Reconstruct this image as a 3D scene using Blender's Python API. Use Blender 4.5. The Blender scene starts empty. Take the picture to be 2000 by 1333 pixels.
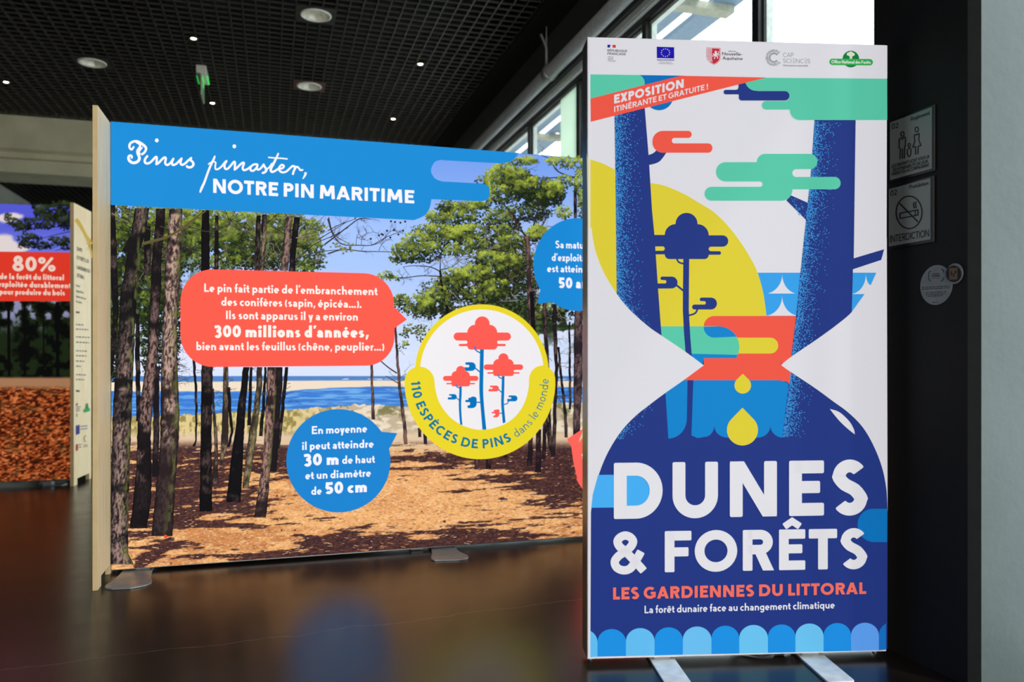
import bpy, bmesh, math, random
import numpy as np
from mathutils import Vector, Matrix

SC = bpy.context.scene
COL = SC.collection
random.seed(7)

# ------------------------------------------------------------------ camera, sky, sun, big lights, exposure
CAM_H = 1.0            # eye height in metres
YAW = math.radians(17.0)   # the room's long walls run along +Y, the camera looks 17 degrees to the right of that
FPX = 1534.0           # focal length in pixels of the 2000 px wide frame
HZ = 693.0             # row of the horizon
cam_d = bpy.data.cameras.new('camera')
cam = bpy.data.objects.new('camera', cam_d)
COL.objects.link(cam)
SC.camera = cam
cam.location = (0, 0, CAM_H)
cam.rotation_euler = (math.pi / 2, 0, -YAW)
cam_d.sensor_width = 36.0
cam_d.lens = 36.0 * FPX / 2000.0
cam_d.shift_y = (HZ - 666.5) / 2000.0
cam_d.clip_start = 0.05
cam_d.dof.use_dof = True
cam_d.dof.focus_distance = 3.0
cam_d.dof.aperture_fstop = 2.2

SC.view_settings.view_transform = 'Standard'
SC.view_settings.look = 'None'
SC.view_settings.exposure = 0.0
SC.view_settings.gamma = 1.0
SC.view_settings.use_curve_mapping = False

wd = bpy.data.worlds.new('sky')
SC.world = wd
wd.use_nodes = True
_n = wd.node_tree.nodes
_bg = _n['Background']
_bg.inputs['Color'].default_value = (0.88, 0.95, 1.0, 1)
_bg.inputs['Strength'].default_value = 3.8

def area_light(name, loc, rot, sx, sy, power, color):
    ld = bpy.data.lights.new(name, 'AREA')
    ld.shape = 'RECTANGLE'
    ld.size = sx
    ld.size_y = sy
    ld.energy = power
    ld.color = color
    o = bpy.data.objects.new(name, ld)
    COL.objects.link(o)
    o.location = loc
    o.rotation_euler = rot
    return o

# soft fill lamp added behind the camera to brighten the front faces
area_light('front_fill_light', (1.0, -4.6, 1.8), (math.radians(86), 0, math.radians(12)), 4.2, 2.8, 360, (1.0, 0.97, 0.9))
# daylight that falls in through the long window wall
window_portal = area_light('window_portal', (2.42, 8.8, 1.7), (0, math.radians(90), 0), 3.2, 13.4, 1, (1, 1, 1))
window_portal.data.cycles.is_portal = True
side_portal = area_light('side_window_portal', (2.42, -2.4, 1.7), (0, math.radians(90), 0), 3.2, 7.4, 1, (1, 1, 1))
side_portal.data.cycles.is_portal = True
sun_d = bpy.data.lights.new('sun', 'SUN')
sun_d.energy = 1.2
sun_d.angle = math.radians(2.0)
sun_d.color = (1.0, 0.95, 0.86)
sun = bpy.data.objects.new('sun', sun_d)
COL.objects.link(sun)
sun.rotation_euler = (math.radians(40), math.radians(32), math.radians(0))

# ------------------------------------------------------------------ helpers: geometry
CY, SY = math.cos(YAW), math.sin(YAW)

def ray(px, py):
    """direction of the sight line through a point of the 2000 x 1333 reference, one metre deep"""
    a = (px - 1000.0) / FPX
    return np.array([a * CY + SY, -a * SY + CY, (HZ - py) / FPX])

def at_depth(px, py, z):
    return np.array([0, 0, CAM_H]) + ray(px, py) * z

def on_level(px, py, h):
    r = ray(px, py)
    return np.array([0, 0, CAM_H]) + r * ((h - CAM_H) / r[2])

def on_x(px, py, x):
    r = ray(px, py)
    return np.array([0, 0, CAM_H]) + r * (x / r[0])

class Frame:
    """an upright plane: origin on the floor, local x along it, local y into it (away from the viewer), z up"""
    def __init__(self, a, b):
        a = np.array(a, float); b = np.array(b, float)
        d = (b - a)[:2]
        self.width = float(np.hypot(*d))
        d = d / self.width
        self.o = np.array([a[0], a[1], 0.0])
        self.ex = np.array([d[0], d[1], 0.0])
        self.ey = np.array([-d[1], d[0], 0.0])
        self.rotz = math.atan2(d[1], d[0])

    def rectify(self, P, lift=0.0):
        """points traced on the reference, brought onto this plane in its own metres"""
        P = np.asarray(P, float).reshape(-1, 2)
        a = (P[:, 0] - 1000.0) / FPX
        d = np.stack([a * CY + SY, -a * SY + CY, (HZ - P[:, 1]) / FPX], 1)
        c = np.array([0, 0, CAM_H])
        t = ((self.o - c) @ self.ey) / (d @ self.ey)
        w = c + d * t[:, None] - self.o
        return np.stack([w @ self.ex, np.full(len(P), -lift), w[:, 2]], 1)

    def world(self, x, y, z):
        return self.o + self.ex * x + self.ey * y + np.array([0, 0, z])

def lin(c):
    c = np.asarray(c, float) / 255.0
    return np.where(c <= 0.04045, c / 12.92, ((c + 0.055) / 1.055) ** 2.4)

def obj(name, me, mats=None, parent=None):
    o = bpy.data.objects.new(name, me)
    COL.objects.link(o)
    if mats is not None:
        for m in (mats if isinstance(mats, (list, tuple)) else [mats]):
            me.materials.append(m)
    if parent is not None:
        o.parent = parent
    return o

def tag(o, label, cat, group=None):
    o['label'] = label
    o['category'] = cat
    if group:
        o['group'] = group
    return o

def thing(name, label, cat, loc=(0, 0, 0), rotz=0.0, group=None):
    o = bpy.data.objects.new(name, None)
    COL.objects.link(o)
    o.empty_display_size = 0.1
    o.location = loc
    o.rotation_euler = (0, 0, rotz)
    return tag(o, label, cat, group)

def structure(o):
    o['kind'] = 'structure'
    return o

def bm_mesh(bm, name, smooth=False):
    me = bpy.data.meshes.new(name)
    bmesh.ops.recalc_face_normals(bm, faces=bm.faces)
    bm.to_mesh(me)
    bm.free()
    if smooth:
        for p in me.polygons:
            p.use_smooth = True
    return me

def add_box(bm, lo, hi, bevel=0.0, seg=2):
    v = [bm.verts.new((x, y, z)) for x in (lo[0], hi[0]) for y in (lo[1], hi[1]) for z in (lo[2], hi[2])]
    fs = []
    for q in ((0, 1, 3, 2), (4, 6, 7, 5), (0, 4, 5, 1), (2, 3, 7, 6), (0, 2, 6, 4), (1, 5, 7, 3)):
        fs.append(bm.faces.new([v[i] for i in q]))
    if bevel > 0:
        es = list({e for f in fs for e in f.edges})
        bmesh.ops.bevel(bm, geom=es, offset=bevel, segments=seg, profile=0.5, affect='EDGES')

def box(name, lo, hi, mat, parent=None, bevel=0.0):
    bm = bmesh.new()
    add_box(bm, lo, hi, bevel)
    return obj(name, bm_mesh(bm, name), mat, parent)

def add_prism(bm, pts, axis, a, b, bevel=0.0):
    """a closed outline (2-D) pushed along one axis from a to b"""
    def p3(p, t):
        return {'x': (t, p[0], p[1]), 'y': (p[0], t, p[1]), 'z': (p[0], p[1], t)}[axis]
    lo = [bm.verts.new(p3(p, a)) for p in pts]
    hi = [bm.verts.new(p3(p, b)) for p in pts]
    n = len(pts)
    fs = [bm.faces.new(lo[::-1]), bm.faces.new(hi)]
    for i in range(n):
        fs.append(bm.faces.new([lo[i], lo[(i + 1) % n], hi[(i + 1) % n], hi[i]]))
    bmesh.ops.recalc_face_normals(bm, faces=fs)
    if bevel > 0:
        es = list({e for f in fs[:2] for e in f.edges})
        bmesh.ops.bevel(bm, geom=es, offset=bevel, segments=2, profile=0.5, affect='EDGES')

def add_lathe(bm, prof, c, n=40):
    rings = []
    for r, z in prof:
        rings.append([bm.verts.new((c[0] + r * math.cos(2 * math.pi * k / n), c[1] + r * math.sin(2 * math.pi * k / n), c[2] + z)) for k in range(n)])
    for A, B in zip(rings, rings[1:]):
        for k in range(n):
            bm.faces.new([A[k], A[(k + 1) % n], B[(k + 1) % n], B[k]])
    return rings

def add_tube(bm, pts, r, n=16, cap=True):
    pts = [Vector(p) for p in pts]
    rings = []
    prev = None
    for i, p in enumerate(pts):
        d = (pts[min(i + 1, len(pts) - 1)] - pts[max(i - 1, 0)]).normalized()
        u = d.orthogonal().normalized() if prev is None else (prev - d * prev.dot(d)).normalized()
        prev = u
        w = d.cross(u)
        rr = r[i] if isinstance(r, (list, tuple)) else r
        rings.append([bm.verts.new(p + (u * math.cos(2 * math.pi * k / n) + w * math.sin(2 * math.pi * k / n)) * rr) for k in range(n)])
    for A, B in zip(rings, rings[1:]):
        for k in range(n):
            bm.faces.new([A[k], A[(k + 1) % n], B[(k + 1) % n], B[k]])
    if cap:
        bm.faces.new(rings[0][::-1])
        bm.faces.new(rings[-1])

# ------------------------------------------------------------------ helpers: materials
def mat(name):
    m = bpy.data.materials.new(name)
    m.use_nodes = True
    nt = m.node_tree
    return m, nt, nt.nodes['Principled BSDF'], nt.links

def node(nt, kind, **kw):
    n = nt.nodes.new(kind)
    for k, v in kw.items():
        if k in n.inputs:
            n.inputs[k].default_value = v
        else:
            setattr(n, k, v)
    return n

def coords(nt, scale=(1, 1, 1), rot=(0, 0, 0), loc=(0, 0, 0)):
    tc = nt.nodes.new('ShaderNodeTexCoord')
    mp = nt.nodes.new('ShaderNodeMapping')
    mp.inputs['Scale'].default_value = scale
    mp.inputs['Rotation'].default_value = rot
    mp.inputs['Location'].default_value = loc
    nt.links.new(tc.outputs['Object'], mp.inputs['Vector'])
    return mp.outputs['Vector']

def ramp(nt, fac, stops):
    r = nt.nodes.new('ShaderNodeValToRGB')
    el = r.color_ramp.elements
    while len(el) > 1:
        el.remove(el[-1])
    el[0].position = stops[0][0]
    el[0].color = (*lin(stops[0][1]), 1)
    for p, c in stops[1:]:
        e = el.new(p)
        e.color = (*lin(c), 1)
    nt.links.new(fac, r.inputs['Fac'])
    return r.outputs['Color']

def plain(name, c, rough=0.5, metal=0.0, spec=0.5, noise=0.06, nscale=30, bump=0.0, bscale=80):
    """one colour with a faint procedural mottling"""
    m, nt, b, L = mat(name)
    c = np.asarray(c, float)
    v = coords(nt)
    nz = node(nt, 'ShaderNodeTexNoise', Scale=nscale, Detail=4.0)
    L.new(v, nz.inputs['Vector'])
    L.new(ramp(nt, nz.outputs['Fac'], [(0.3, np.clip(c * (1 - noise), 0, 255)), (0.7, np.clip(c * (1 + noise), 0, 255))]), b.inputs['Base Color'])
    b.inputs['Roughness'].default_value = rough
    b.inputs['Metallic'].default_value = metal
    b.inputs['Specular IOR Level'].default_value = spec
    if bump > 0:
        n2 = node(nt, 'ShaderNodeTexNoise', Scale=bscale, Detail=5.0)
        L.new(v, n2.inputs['Vector'])
        bp = node(nt, 'ShaderNodeBump', Strength=bump, Distance=0.01)
        L.new(n2.outputs['Fac'], bp.inputs['Height'])
        L.new(bp.outputs['Normal'], b.inputs['Normal'])
    return m

def backlit(name, strength, body=0.6, weave=0.03):
    """printed fabric lit from behind: the ink colours sit in the mesh, the light box behind makes them glow"""
    m, nt, b, L = mat(name)
    at = node(nt, 'ShaderNodeAttribute', attribute_name='ink')
    v = coords(nt, (1, 1, 1))
    wv = node(nt, 'ShaderNodeTexNoise', Scale=420.0, Detail=1.0)
    L.new(v, wv.inputs['Vector'])
    mr = node(nt, 'ShaderNodeMapRange')
    mr.inputs['To Min'].default_value = 1 - weave
    mr.inputs['To Max'].default_value = 1 + weave
    L.new(wv.outputs['Fac'], mr.inputs['Value'])
    mx = node(nt, 'ShaderNodeVectorMath', operation='SCALE')
    L.new(at.outputs['Color'], mx.inputs[0])
    L.new(mr.outputs['Result'], mx.inputs['Scale'])
    d = node(nt, 'ShaderNodeVectorMath', operation='SCALE')
    d.inputs['Scale'].default_value = body
    L.new(mx.outputs['Vector'], d.inputs[0])
    L.new(d.outputs['Vector'], b.inputs['Base Color'])
    L.new(mx.outputs['Vector'], b.inputs['Emission Color'])
    b.inputs['Emission Strength'].default_value = strength
    b.inputs['Roughness'].default_value = 0.6
    b.inputs['Specular IOR Level'].default_value = 0.06
    return m

def printed(name, rough=0.6):
    m, nt, b, L = mat(name)
    at = node(nt, 'ShaderNodeAttribute', attribute_name='ink')
    L.new(at.outputs['Color'], b.inputs['Base Color'])
    b.inputs['Roughness'].default_value = rough
    b.inputs['Specular IOR Level'].default_value = 0.3
    return m

def emitter(name, c, strength):
    m, nt, b, L = mat(name)
    b.inputs['Base Color'].default_value = (*lin(c), 1)
    b.inputs['Emission Color'].default_value = (*lin(c), 1)
    b.inputs['Emission Strength'].default_value = strength
    return m

M_LB = backlit('lightbox_fabric', 0.63, 0.24)
M_WALL = backlit('photo_fabric', 0.94, 0.2)
M_BACK = backlit('far_photo_fabric', 0.78, 0.25)
M_PRINT = printed('printed_ink')
M_ALU_WHITE = plain('white_aluminium', (228, 228, 230), 0.35, 0.0)
M_ALU = plain('brushed_aluminium', (150, 150, 150), 0.32, 0.85)
M_ALU_DARK = plain('room_darkened_side', (95, 92, 90), 0.38, 0.6)  # aluminium sides, colour darkened for the dark room they mirror
M_STEEL = plain('satin_steel', (150, 152, 155), 0.32, 0.35)
M_FOOT_WHITE = plain('pale_powder_coat', (226, 234, 238), 0.35, 0.0)
M_BLACK = plain('black_plastic', (14, 14, 15), 0.4)
M_CABLE = plain('black_cable_rubber', (10, 10, 10), 0.5)

def plywood_face():
    m, nt, b, L = mat('birch_veneer')
    v = coords(nt, (9, 9, 0.7))
    nz = node(nt, 'ShaderNodeTexNoise', Scale=6.0, Detail=7.0, Distortion=0.4)
    L.new(v, nz.inputs['Vector'])
    v2 = coords(nt, (70, 70, 1.6))
    n2 = node(nt, 'ShaderNodeTexNoise', Scale=4.0, Detail=3.0)
    L.new(v2, n2.inputs['Vector'])
    mx = node(nt, 'ShaderNodeMath', operation='MULTIPLY_ADD')
    mx.inputs[1].default_value = 0.35
    L.new(n2.outputs['Fac'], mx.inputs[0])
    L.new(nz.outputs['Fac'], mx.inputs[2])
    L.new(ramp(nt, mx.outputs['Value'], [(0.35, (228, 188, 134)), (0.6, (250, 219, 172)), (0.85, (253, 230, 192))]), b.inputs['Base Color'])
    b.inputs['Roughness'].default_value = 0.5
    return m

def plywood_edge():
    m, nt, b, L = mat('plywood_layers')
    tc = nt.nodes.new('ShaderNodeTexCoord')
    sp = nt.nodes.new('ShaderNodeSeparateXYZ')
    L.new(tc.outputs['Object'], sp.inputs[0])
    ml = node(nt, 'ShaderNodeMath', operation='MULTIPLY')
    ml.inputs[1].default_value = 320.0
    L.new(sp.outputs['X'], ml.inputs[0])
    fr = node(nt, 'ShaderNodeMath', operation='FRACT')
    L.new(ml.outputs[0], fr.inputs[0])
    nz = node(nt, 'ShaderNodeTexNoise', Scale=14.0, Detail=4.0)
    L.new(tc.outputs['Object'], nz.inputs['Vector'])
    ad = node(nt, 'ShaderNodeMath', operation='MULTIPLY_ADD')
    ad.inputs[1].default_value = 0.5
    L.new(nz.outputs['Fac'], ad.inputs[0])
    L.new(fr.outputs[0], ad.inputs[2])
    L.new(ramp(nt, ad.outputs[0], [(0.2, (166, 130, 82)), (0.55, (222, 188, 134)), (1.0, (238, 210, 160))]), b.inputs['Base Color'])
    b.inputs['Roughness'].default_value = 0.6
    return m

M_PLY = plywood_face()
M_PLY_EDGE = plywood_edge()

def concrete(name, a, b_, scale=3.0, rough=0.75):
    m, nt, b, L = mat(name)
    v = coords(nt)
    n1 = node(nt, 'ShaderNodeTexNoise', Scale=scale, Detail=8.0)
    L.new(v, n1.inputs['Vector'])
    n2 = node(nt, 'ShaderNodeTexNoise', Scale=scale * 14, Detail=5.0)
    L.new(v, n2.inputs['Vector'])
    ad = node(nt, 'ShaderNodeMath', operation='MULTIPLY_ADD')
    ad.inputs[1].default_value = 0.25
    L.new(n2.outputs['Fac'], ad.inputs[0])
    L.new(n1.outputs['Fac'], ad.inputs[2])
    L.new(ramp(nt, ad.outputs[0], [(0.4, a), (0.85, b_)]), b.inputs['Base Color'])
    b.inputs['Roughness'].default_value = rough
    bp = node(nt, 'ShaderNodeBump', Strength=0.15, Distance=0.01)
    L.new(n2.outputs['Fac'], bp.inputs['Height'])
    L.new(bp.outputs['Normal'], b.inputs['Normal'])
    return m

def floor_material():
    """dark polished concrete: cloudy stain, pinhole specks, hairline cracks"""
    m, nt, b, L = mat('polished_dark_concrete')
    v = coords(nt)
    n1 = node(nt, 'ShaderNodeTexNoise', Scale=1.3, Detail=9.0)
    L.new(v, n1.inputs['Vector'])
    base = ramp(nt, n1.outputs['Fac'], [(0.3, (24, 19, 16)), (0.7, (40, 33, 28))])
    vo = node(nt, 'ShaderNodeTexVoronoi', Scale=9.0)
    L.new(v, vo.inputs['Vector'])
    lt = node(nt, 'ShaderNodeMath', operation='LESS_THAN')
    lt.inputs[1].default_value = 0.017
    L.new(vo.outputs['Distance'], lt.inputs[0])
    # hairline cracks: wavy lines across the slab
    def crack(ang, off, width, seed):
        mp = coords(nt, (1, 1, 1), (0, 0, ang), (0, off, seed))
        sp = nt.nodes.new('ShaderNodeSeparateXYZ')
        L.new(mp, sp.inputs[0])
        nz = node(nt, 'ShaderNodeTexNoise', Scale=5.0, Detail=8.0)
        L.new(mp, nz.inputs['Vector'])
        ma = node(nt, 'ShaderNodeMath', operation='MULTIPLY_ADD')
        ma.inputs[1].default_value = 0.10
        L.new(nz.outputs['Fac'], ma.inputs[0])
        L.new(sp.outputs['Y'], ma.inputs[2])
        ab = node(nt, 'ShaderNodeMath', operation='ABSOLUTE')
        L.new(ma.outputs[0], ab.inputs[0])
        c = node(nt, 'ShaderNodeMath', operation='LESS_THAN')
        c.inputs[1].default_value = width
        L.new(ab.outputs[0], c.inputs[0])
        return c.outputs[0]
    a = on_level(60, 1303, 0)
    c = on_level(1130, 1172, 0)
    ang = math.atan2(c[1] - a[1], c[0] - a[0])
    off = -(-math.sin(ang) * a[0] + math.cos(ang) * a[1]) - 0.05
    k1 = crack(-ang, off, 0.0011, 0.0)
    mx = node(nt, 'ShaderNodeMath', operation='MAXIMUM')
    L.new(k1, mx.inputs[0])
    L.new(lt.outputs[0], mx.inputs[1])
    mix = node(nt, 'ShaderNodeMix', data_type='RGBA')
    L.new(mx.outputs[0], mix.inputs['Factor'])
    L.new(base, mix.inputs['A'])
    mix.inputs['B'].default_value = (0.16, 0.14, 0.12, 1)
    L.new(mix.outputs['Result'], b.inputs['Base Color'])
    n3 = node(nt, 'ShaderNodeTexNoise', Scale=7.0, Detail=6.0)
    L.new(v, n3.inputs['Vector'])
    mr = node(nt, 'ShaderNodeMapRange')
    mr.inputs['To Min'].default_value = 0.20
    mr.inputs['To Max'].default_value = 0.30
    L.new(n3.outputs['Fac'], mr.inputs['Value'])
    L.new(mr.outputs['Result'], b.inputs['Roughness'])
    b.inputs['Specular IOR Level'].default_value = 0.36
    return m

def glass_material():
    m = bpy.data.materials.new('window_glass')
    m.use_nodes = True
    nt = m.node_tree
    nt.nodes.clear()
    out = nt.nodes.new('ShaderNodeOutputMaterial')
    tr = nt.nodes.new('ShaderNodeBsdfTransparent')
    tr.inputs['Color'].default_value = (0.93, 0.97, 0.96, 1)
    gl = nt.nodes.new('ShaderNodeBsdfGlossy')
    gl.inputs['Roughness'].default_value = 0.02
    lw = nt.nodes.new('ShaderNodeLayerWeight')
    pw = node(nt, 'ShaderNodeMath', operation='POWER')
    pw.inputs[1].default_value = 5.0
    nt.links.new(lw.outputs['Facing'], pw.inputs[0])
    fr = node(nt, 'ShaderNodeMath', operation='MULTIPLY_ADD')
    fr.inputs[1].default_value = 0.85
    fr.inputs[2].default_value = 0.04
    nt.links.new(pw.outputs[0], fr.inputs[0])
    mx = nt.nodes.new('ShaderNodeMixShader')
    nt.links.new(fr.outputs[0], mx.inputs[0])
    nt.links.new(tr.outputs[0], mx.inputs[1])
    nt.links.new(gl.outputs[0], mx.inputs[2])
    nt.links.new(mx.outputs[0], out.inputs['Surface'])
    return m

def column_stand_in():
    m, nt, b, L = mat('milky_translucent')
    tl = node(nt, 'ShaderNodeBsdfTranslucent')
    tl.inputs['Color'].default_value = (0.80, 0.88, 0.78, 1)
    mx = nt.nodes.new('ShaderNodeMixShader')
    mx.inputs[0].default_value = 0.75
    b.inputs['Base Color'].default_value = (0.75, 0.8, 0.74, 1)
    L.new(b.outputs[0], mx.inputs[1])
    L.new(tl.outputs[0], mx.inputs[2])
    L.new(mx.outputs[0], nt.nodes['Material Output'].inputs['Surface'])
    return m

M_MILKY = column_stand_in()
M_FLOOR = floor_material()
M_GLASS = glass_material()
M_GRID = plain('black_louvre_metal', (44, 41, 39), 0.45)
M_PLENUM = plain('black_plenum', (6, 6, 6), 0.9)
M_FASCIA = plain('charcoal_paint', (72, 74, 75), 0.6)
M_WALLDARK = plain('dark_wall_paint', (34, 34, 36), 0.7)
M_PILLAR = plain('anthracite_paint', (27, 29, 30), 0.75, spec=0.25, bump=0.04)
M_CONC = concrete('grey_beam_concrete', (186, 180, 150), (210, 204, 174))
M_GREYWALL = concrete('grey_wall_concrete', (168, 170, 160), (190, 192, 180))
M_PALE = concrete('pale_green_grey_paint', (66, 79, 80), (77, 90, 91), 2.0, 0.6)
M_COLUMN = plain('pale_column_paint', (236, 240, 230), 0.5)
M_FRAME = plain('dark_window_frame', (44, 46, 46), 0.45)
M_FRAME_LIGHT = plain('light_window_bead', (228, 234, 228), 0.4)
M_PIPE = plain('grey_pipe_paint', (158, 162, 164), 0.36, 0.15)
M_CANOPY = plain('blue_grey_canopy_metal', (120, 145, 172), 0.5)
M_CANOPY_BEAM = plain('beige_canopy_beam', (168, 166, 148), 0.55)
M_OUT = concrete('pale_terrace', (176, 174, 168), (205, 203, 198), 0.6, 0.9)
# ------------------------------------------------------------------ print artwork: flat inks on a panel
def arc(cx, cy, rx, ry, a0, a1, n=None):
    if n is None:
        n = max(4, int(abs(a1 - a0) / 9))
    return [(cx + rx * math.cos(math.radians(a0 + (a1 - a0) * i / n)), cy + ry * math.sin(math.radians(a0 + (a1 - a0) * i / n))) for i in range(n + 1)]

def rpoly(pts, n=10):
    """polygon with a fillet radius at each corner"""
    out = []
    N = len(pts)
    for i in range(N):
        x, y = pts[i][0], pts[i][1]
        r = pts[i][2] if len(pts[i]) > 2 else 0
        if r <= 0:
            out.append((x, y))
            continue
        p = np.array([x, y], float)
        a = np.array(pts[i - 1][:2], float) - p
        b = np.array(pts[(i + 1) % N][:2], float) - p
        la, lb = np.hypot(*a), np.hypot(*b)
        a /= la
        b /= lb
        ang = math.acos(max(-1, min(1, a @ b)))
        if ang > 3.1 or ang < 0.02:
            out.append((x, y))
            continue
        t = r / math.tan(ang / 2)
        tm = min(t, la * 0.5 if pts[i - 1][2:] and pts[i - 1][2] > 0 else la, lb * 0.5 if pts[(i + 1) % N][2:] and pts[(i + 1) % N][2] > 0 else lb)
        r = tm * math.tan(ang / 2)
        bis = (a + b) / np.hypot(*(a + b))
        c = p + bis * (r / math.sin(ang / 2))
        s, e = p + a * tm - c, p + b * tm - c
        a0, a1 = math.atan2(s[1], s[0]), math.atan2(e[1], e[0])
        d = (a1 - a0 + math.pi) % (2 * math.pi) - math.pi
        for k in range(n + 1):
            th = a0 + d * k / n
            out.append((c[0] + r * math.cos(th), c[1] + r * math.sin(th)))
    return out

def smooth(pts, n=8, closed=False):
    """Catmull-Rom through the points"""
    P = [np.array(p, float) for p in pts]
    N = len(P)
    out = []
    rng = range(N) if closed else range(N - 1)
    for i in rng:
        if closed:
            p0, p1, p2, p3 = P[i - 1], P[i], P[(i + 1) % N], P[(i + 2) % N]
        else:
            p0, p1, p2, p3 = P[max(i - 1, 0)], P[i], P[i + 1], P[min(i + 2, N - 1)]
        for k in range(n):
            t = k / n
            out.append(tuple(0.5 * ((2 * p1) + (-p0 + p2) * t + (2 * p0 - 5 * p1 + 4 * p2 - p3) * t * t + (-p0 + 3 * p1 - 3 * p2 + p3) * t ** 3)))
    if not closed:
        out.append(tuple(P[-1]))
    return out

def zoom(x0, y0, s):
    """points read in an enlarged cut-out of the reference"""
    def f(pts):
        return [(x0 + p[0] * s, y0 + p[1] * s) + tuple(q * s for q in p[2:]) for p in pts]
    return f

class Art:
    """collects ink shapes for one mesh; each shape lies a hair in front of the one before"""
    def __init__(self, frame, base=0.0, step=0.00005):
        self.f, self.l, self.step = frame, base, step
        self.V, self.F, self.C, self.n = [], [], [], 0

    def up(self):
        self.l += self.step

    def raw(self, P, faces, c, new_layer=True):
        if new_layer:
            self.up()
        v = self.f.rectify(P, self.l)
        self.V.append(v)
        self.F += [tuple(i + self.n for i in f) for f in faces]
        c = np.asarray(c, float)
        self.C.append(np.tile(lin(c), (len(v), 1)) if c.ndim == 1 else lin(c))
        self.n += len(v)

    def poly(self, P, c, new_layer=True):
        Q = []
        for p in P:
            if not Q or abs(p[0] - Q[-1][0]) + abs(p[1] - Q[-1][1]) > 1e-4:
                Q.append(tuple(p[:2]))
        if abs(Q[0][0] - Q[-1][0]) + abs(Q[0][1] - Q[-1][1]) < 1e-4:
            Q.pop()
        self.raw(Q, [tuple(range(len(Q)))], c, new_layer)

    def rp(self, P, c, new_layer=True):
        self.poly(rpoly(P), c, new_layer)

    def disc(self, cx, cy, rx, ry, c, n=64, new_layer=True):
        self.poly(arc(cx, cy, rx, ry, 0, 360, n), c, new_layer)

    def stroke(self, P, w, c, closed=False, new_layer=True, round_r=0.0, warp=None):
        """a line of even or tapering width with mitred joints"""
        P = [np.array(p, float) for p in P]
        Q = [P[0]]
        for p in P[1:]:
            if np.hypot(*(p - Q[-1])) > 1e-6:
                Q.append(p)
        if closed and np.hypot(*(Q[0] - Q[-1])) < 1e-6:
            Q.pop()
        P = Q
        n = len(P)
        if n < 2:
            return
        ws = list(w) if isinstance(w, (list, tuple)) else [w] * n
        if len(ws) != n:
            ws = list(np.interp(np.linspace(0, 1, n), np.linspace(0, 1, len(ws)), ws))
        L, R = [], []
        for i in range(n):
            if closed:
                a, b = P[i] - P[i - 1], P[(i + 1) % n] - P[i]
            else:
                a = P[i] - P[i - 1] if i > 0 else P[1] - P[0]
                b = P[i + 1] - P[i] if i < n - 1 else P[-1] - P[-2]
            a = a / np.hypot(*a)
            b = b / np.hypot(*b)
            t = a + b
            lt = np.hypot(*t)
            t = t / lt if lt > 1e-6 else a
            nn = np.array([-t[1], t[0]])
            k = 1.0 / max(0.35, nn @ np.array([-a[1], a[0]]))
            L.append(P[i] + nn * ws[i] / 2 * k)
            R.append(P[i] - nn * ws[i] / 2 * k)
        if not closed and round_r > 0:
            def cap(i, j):
                d = P[i] - P[j]
                d = d / np.hypot(*d)
                nn = np.array([-d[1], d[0]])
                s, o = [], []
                h = ws[i] / 2
                for q in (0, 30, 60, 90):
                    x = round_r * (1 - math.sin(math.radians(q)))
                    y = h - round_r * (1 - math.cos(math.radians(q)))
                    s.append((P[i] - d * x, y, nn))
                return s
            st = cap(0, 1)
            en = cap(n - 1, n - 2)
            L0 = [p - nn * y for p, y, nn in reversed(st)]
            R0 = [p + nn * y for p, y, nn in reversed(st)]
            L1 = [p + nn * y for p, y, nn in en]
            R1 = [p - nn * y for p, y, nn in en]
            L = L0 + L[1:-1] + L1
            R = R0 + R[1:-1] + R1
        m = len(L)
        pts = L + R
        if warp:
            pts = [warp(p) for p in pts]
        faces = [(i, i + 1, m + i + 1, m + i) for i in range(m - 1)]
        if closed:
            faces.append((m - 1, 0, m, 2 * m - 1))
        self.raw(pts, faces, c, new_layer)

    def build(self, name, material, parent):
        me = bpy.data.meshes.new(name)
        V = np.concatenate(self.V)
        me.from_pydata(V.tolist(), [], self.F)
        ca = me.color_attributes.new('ink', 'FLOAT_COLOR', 'POINT')
        rgba = np.ones((len(V), 4), np.float32)
        rgba[:, :3] = np.concatenate(self.C)
        ca.data.foreach_set('color', rgba.ravel())
        return obj(name, me, material, parent)

# ------------------------------------------------------------------ a geometric sans drawn stroke by stroke (cap height 1)
def S(*p, k=1.0, closed=False):
    return ('S', list(p), k, closed)

def Pg(*p):
    return ('P', list(p), 1.0, True)

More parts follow.
